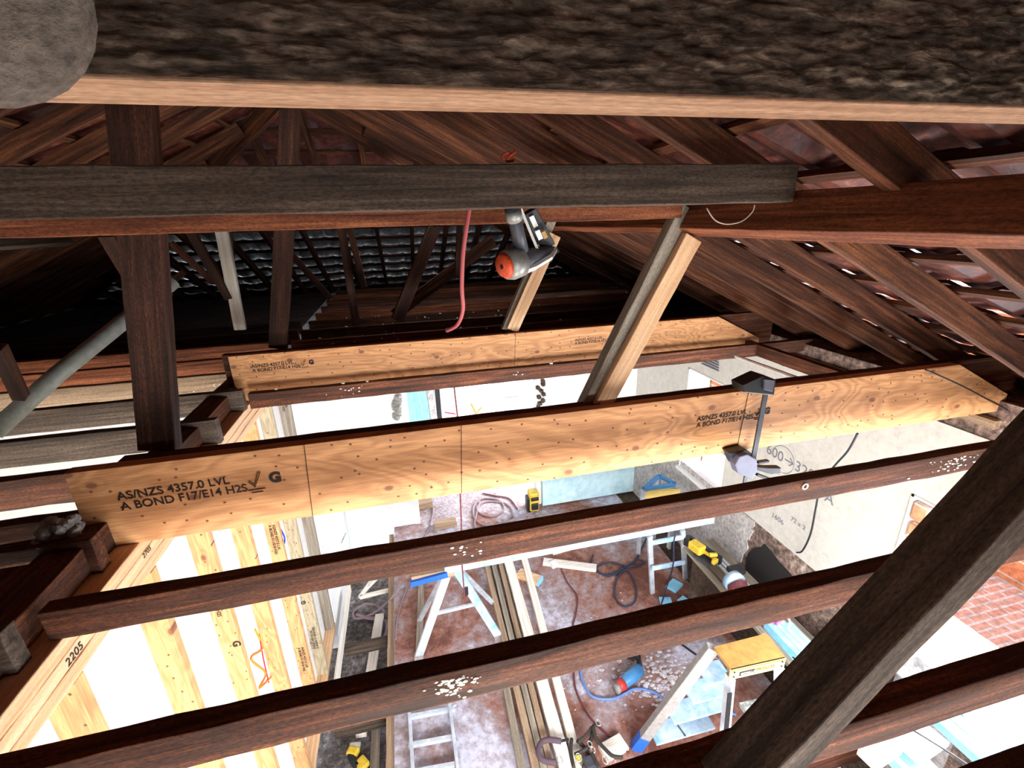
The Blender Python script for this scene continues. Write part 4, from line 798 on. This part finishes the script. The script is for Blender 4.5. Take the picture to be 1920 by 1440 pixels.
off(1075, 1025, (.6, .1, .07), .12, 'pine_white', 'white board lying beneath the aluminium plank')
off(1264, 1100, (.16, .12, .03), .5, 'sky_board', 'blue offcut near the foot of the right trestle')
off(1248, 1130, (.12, .1, .03), -.3, 'sky_board', 'smaller blue offcut just above the joist')
off(1280, 1128, (.1, .07, .03), .4, 'sky_board', 'blue chip nearest the dirt strip')
off(795, 950, (.24, .16, .1), .1, 'brown_plank', 'brown block stacked left of the back opening floor')
off(835, 985, (.3, .14, .06), .05, 'brown_plank', 'flat brown board in the back opening')
b = MB()
for k in range(240):
    p = Fl(1245+random.gauss(0, 42), 1265+random.gauss(0, 24)); r = random.uniform(.006, .018); b.blob(p+Vector((0, 0, r*.2)), r, 1, (1.6, 1.1, .35))
for k in range(120):
    p = Fl(random.uniform(1010, 1220), random.uniform(1080, 1380)); r = random.uniform(.003, .009); b.blob(p+Vector((0, 0, r*.2)), r, 1, (1.5, 1, .35))
tag(b.build('sawdust', M['sawdust']), 'pale sawdust and shavings scattered on the red floor', 'sawdust', kind='stuff')
# ================================================================ hoses and cords on the floor
def fp(L, z=.012): return [Fl(a, b_, z) for a, b_ in L]
hose('power_lead', fp([(1112, 1040), (1108, 1062), (1135, 1078), (1165, 1068), (1195, 1050), (1208, 1056), (1180, 1062), (1140, 1055), (1118, 1066), (1140, 1080), (1175, 1070), (1192, 1100), (1190, 1128), (1168, 1136), (1152, 1115), (1160, 1080), (1190, 1052), (1212, 1010)]), .01, M['cord_dark'], 'dark blue cord coiled in loops left of the right trestle', 'cord')
hose('air_hose', fp([(1052, 1066), (1064, 1092), (1082, 1118), (1080, 1150), (1074, 1180), (1076, 1260), (1082, 1300), (1110, 1350), (1165, 1400), (1180, 1412)]), .008, M['cord_maroon'], 'maroon cord running down the floor past the red sander', 'cord')
hose('air_hose', fp([(1092, 1240), (1090, 1270), (1110, 1305), (1150, 1310), (1190, 1292), (1225, 1298), (1262, 1318), (1340, 1330), (1380, 1340)]), .011, M['hose_blue'], 'blue air hose curling behind the step ladder', 'hose')
hose('air_hose', [P(a, b_, z=z_) for a, b_, z_ in ((748, 1090, .05), (735, 1120, -.0), (700, 1150, -.28), (668, 1160, -.3), (664, 1145, -.3), (690, 1132, -.3), (720, 1145, -.3), (700, 1158, -.3), (668, 1152, -.3), (690, 1160, -.3), (722, 1165, -.3), (722, 1190, -.3), (700, 1235, -.3), (688, 1275, -.3))], .012, M['cord_mauve'], 'mauve hose looping in the open subfloor beside the red flooring', 'hose')
hose('air_hose', fp([(775, 1080), (760, 1110), (745, 1160), (742, 1200)]), .008, M['cord_mauve'], 'thin mauve hose over the edge of the red flooring', 'hose')
hose('power_lead', fp([(1000, 960), (960, 975), (920, 985), (892, 975), (888, 950), (905, 935), (935, 938), (945, 955), (925, 968), (900, 962), (895, 950), (915, 940), (950, 945), (960, 965), (940, 985), (910, 995), (890, 985), (900, 940)], .014), .013, M['cord_mauve'], 'mauve cord coiled in wide rings in the back opening', 'cord')
hose('power_lead', fp([(905, 925), (930, 930), (955, 935), (970, 955)]), .01, M['cord_maroon'], 'maroon cord arriving at the coil in the back opening', 'cord')
hose('power_lead', fp([(800, 930), (812, 955), (806, 985), (795, 1010)]), .009, M['cord_mauve'], 'mauve cord at the left of the back opening', 'cord')
hose('power_lead', [P(1060, 1278, z=.5), P(1290, 1340, z=.4), P(1262, 1342, z=.4), P(1285, 1380, z=.3)][1:], .006, M['black'], 'short black cord across the ladder treads', 'cord')
hose('power_lead', fp([(1278, 1208), (1300, 1224), (1320, 1238)]), .009, M['black'], 'short black cord between joist and ladder rail', 'cord')
# ================================================================ tools
def tool(name, px, py, label, cat, z=0): return empty(name, Fl(px, py, z), label, cat)
t = tool('power_tool', 998, 935, 'yellow and black power tool standing at the right jamb of the back opening', 'power tool')
p = Fl(1000, 955); MB().box(p+Vector((0, 0, .16)), (.14, .16, .3)).build('body', M['yellow'], t, bevel=.03); MB().box(p+Vector((0, -.085, .1)), (.1, .03, .1)).box(p+Vector((0, -.085, .22)), (.11, .03, .05)).build('grille', M['black'], t, bevel=.01); MB().box(p+Vector((-.08, 0, .12)), (.05, .12, .22)).build('side_grip', M['black'], t, bevel=.015)
t = tool('sander', 1180, 1262, 'blue and red sander lying in the sawdust', 'power tool')
a, b_ = Fl(1168, 1282, .06), Fl(1200, 1255, .06)
MB().tube([a, a.lerp(b_, .5), b_], .05, 14, radii=[.045, .055, .05]).build('body', M['blue_tool'], t, True); MB().tube([a.lerp(b_, -.25), a], .05, 14, radii=[.04, .052]).build('end_ring', M['red'], t, True)
MB().tube([a.lerp(b_, -.4), a.lerp(b_, -.25)], .04, 14).build('disc', M['grey_rail'], t, True); MB().tube([b_, b_+Vector((.04, .12, .02))], .025, 10).build('neck', M['black'], t, True)
for s in (-.03, .0, .03): MB().tube([b_+Vector((s, .05, .05)), b_+Vector((s-.1, .16, .05))], .008, 6).build('cooling_rib', M['black'], t)
t = tool('cordless_drill', 668, 1425, 'yellow and black cordless drill in the open subfloor at the bottom', 'power tool', -.3)
def sp(px, py, z=-.22): return P(px, py, z=z)
MB().bar(sp(655, 1400), sp(676, 1398), .05, .05).build('chuck', M['silver'], t, bevel=.01); MB().bar(sp(652, 1408), sp(672, 1412), .07, .06).build('housing', M['yellow'], t, bevel=.015); MB().bar(sp(655, 1415), sp(672, 1440), .05, .05).build('grip', M['black'], t, bevel=.012); MB().bar(sp(672, 1425), sp(685, 1440), .09, .05).build('battery_pack', M['yellow'], t, bevel=.012)
# ear muffs and harness pile on the white plank
t = tool('ear_muffs', 1030, 1400, 'dark padded ear muffs lying on the pale planks', 'ear muffs', .11)
MB().tube(smooth_path([Fl(1052, 1390, .14), Fl(1030, 1387, .15), Fl(1015, 1392, .15), Fl(1009, 1410, .15), Fl(1018, 1425, .14), Fl(1042, 1430, .13)], 6), .02, 10).build('padded_band', M['purple_foam'], t, True)
MB().tube([Fl(1050, 1390, .14), Fl(1066, 1386, .13)], .01, 8).build('wire_arm', M['black'], t)
t = tool('tool_harness', 1110, 1410, 'tangled black tool harness at the bottom of the picture', 'harness')
S_P = [[(1072, 1385), (1070, 1410), (1076, 1440)], [(1084, 1392), (1100, 1378), (1112, 1362), (1122, 1358)], [(1112, 1362), (1118, 1385), (1135, 1405), (1150, 1418), (1168, 1420)], [(1082, 1388), (1096, 1402), (1106, 1420), (1100, 1440)], [(1078, 1415), (1092, 1408), (1104, 1398), (1112, 1372)], [(1110, 1412), (1118, 1430), (1124, 1440)], [(1094, 1440), (1104, 1415), (1112, 1440)]]
for k, pts in enumerate(S_P): MB().tube(smooth_path([Fl(a, b_, .1+.02*(k % 3)) for a, b_ in pts], 5), .014, 8).build('strap', M['leather'], t, True)
for a, b_, s in ((1122, 1355, .018), (1106, 1395, .015), (1112, 1406, .015), (1085, 1420, .02), (1135, 1425, .02), (1150, 1430, .022), (1050, 1425, .018)):
    MB().tube(smooth_path([Fl(a, b_, .14)+Vector((math.cos(q)*s, math.sin(q)*s*1.4, 0)) for q in [i*1.05 for i in range(7)]], 3), .004, 6).build('buckle', M['silver'], t, True)
MB().box(Fl(1108, 1434, .1), (.1, .1, .08)).build('pouch', M['dark_grey'], t, bevel=.02); MB().box(Fl(1083, 1422, .13), (.03, .03, .02)).build('yellow_tab', M['yellow'], t)
tag(MB().box(Fl(1150, 1402, .02), (.2, .12, .04), Matrix.Rotation(.2, 3, 'Z')).build('offcut', M['pine_white'], bevel=.003), 'pale offcut behind the tool harness', 'offcut', 'timber offcuts on the floor')

# farther step ladder with a blue triangle, washer on the joist
fl_ = empty('step_ladder', P(1240, 925, z=.9)-Vector((0, 0, .9)), 'small far step ladder with blue triangle and yellow front seen under the veneer beam', 'ladder')
q = [P(x_, y_, z=.9) for x_, y_ in ((1206, 918), (1236, 892), (1266, 908))]
for a_, b_ in ((q[0], q[1]), (q[1], q[2]), (q[0], q[2])): MB().bar(a_, b_, .05, .03).build('blue_rail', M['blue_tool'], fl_)
MB().bar(q[0]+Vector((0, 0, -.06)), q[2]+Vector((0, -.1, -.06)), .03, .1).build('yellow_front', M['cap_yellow'], fl_)
for v_ in q: MB().bar(v_, Vector((v_.x, v_.y, 0)), .03, .05, (0, 1, 0)).build('leg', M['alu'], fl_)
wp = P(1510, 912, Y=1.221)
tag(MB().tube(smooth_path([wp+Vector((math.cos(i*.8)*.011, 0, math.sin(i*.8)*.011)) for i in range(9)], 3), .003, 6).build('washer', M['crumb']), 'small round white washer stuck on the joist face', 'washer')

b = MB()
for k in range(40): b.blob((-1.14+random.uniform(-.05, .05), 1.56+random.uniform(-.03, .03), dn(.93)+random.uniform(0, .06)), .02, 2)
tag(b.build('mortar_lump', M['grey_stone']), 'grey mortar lump on the dark plate left of the veneer beam end', 'mortar')
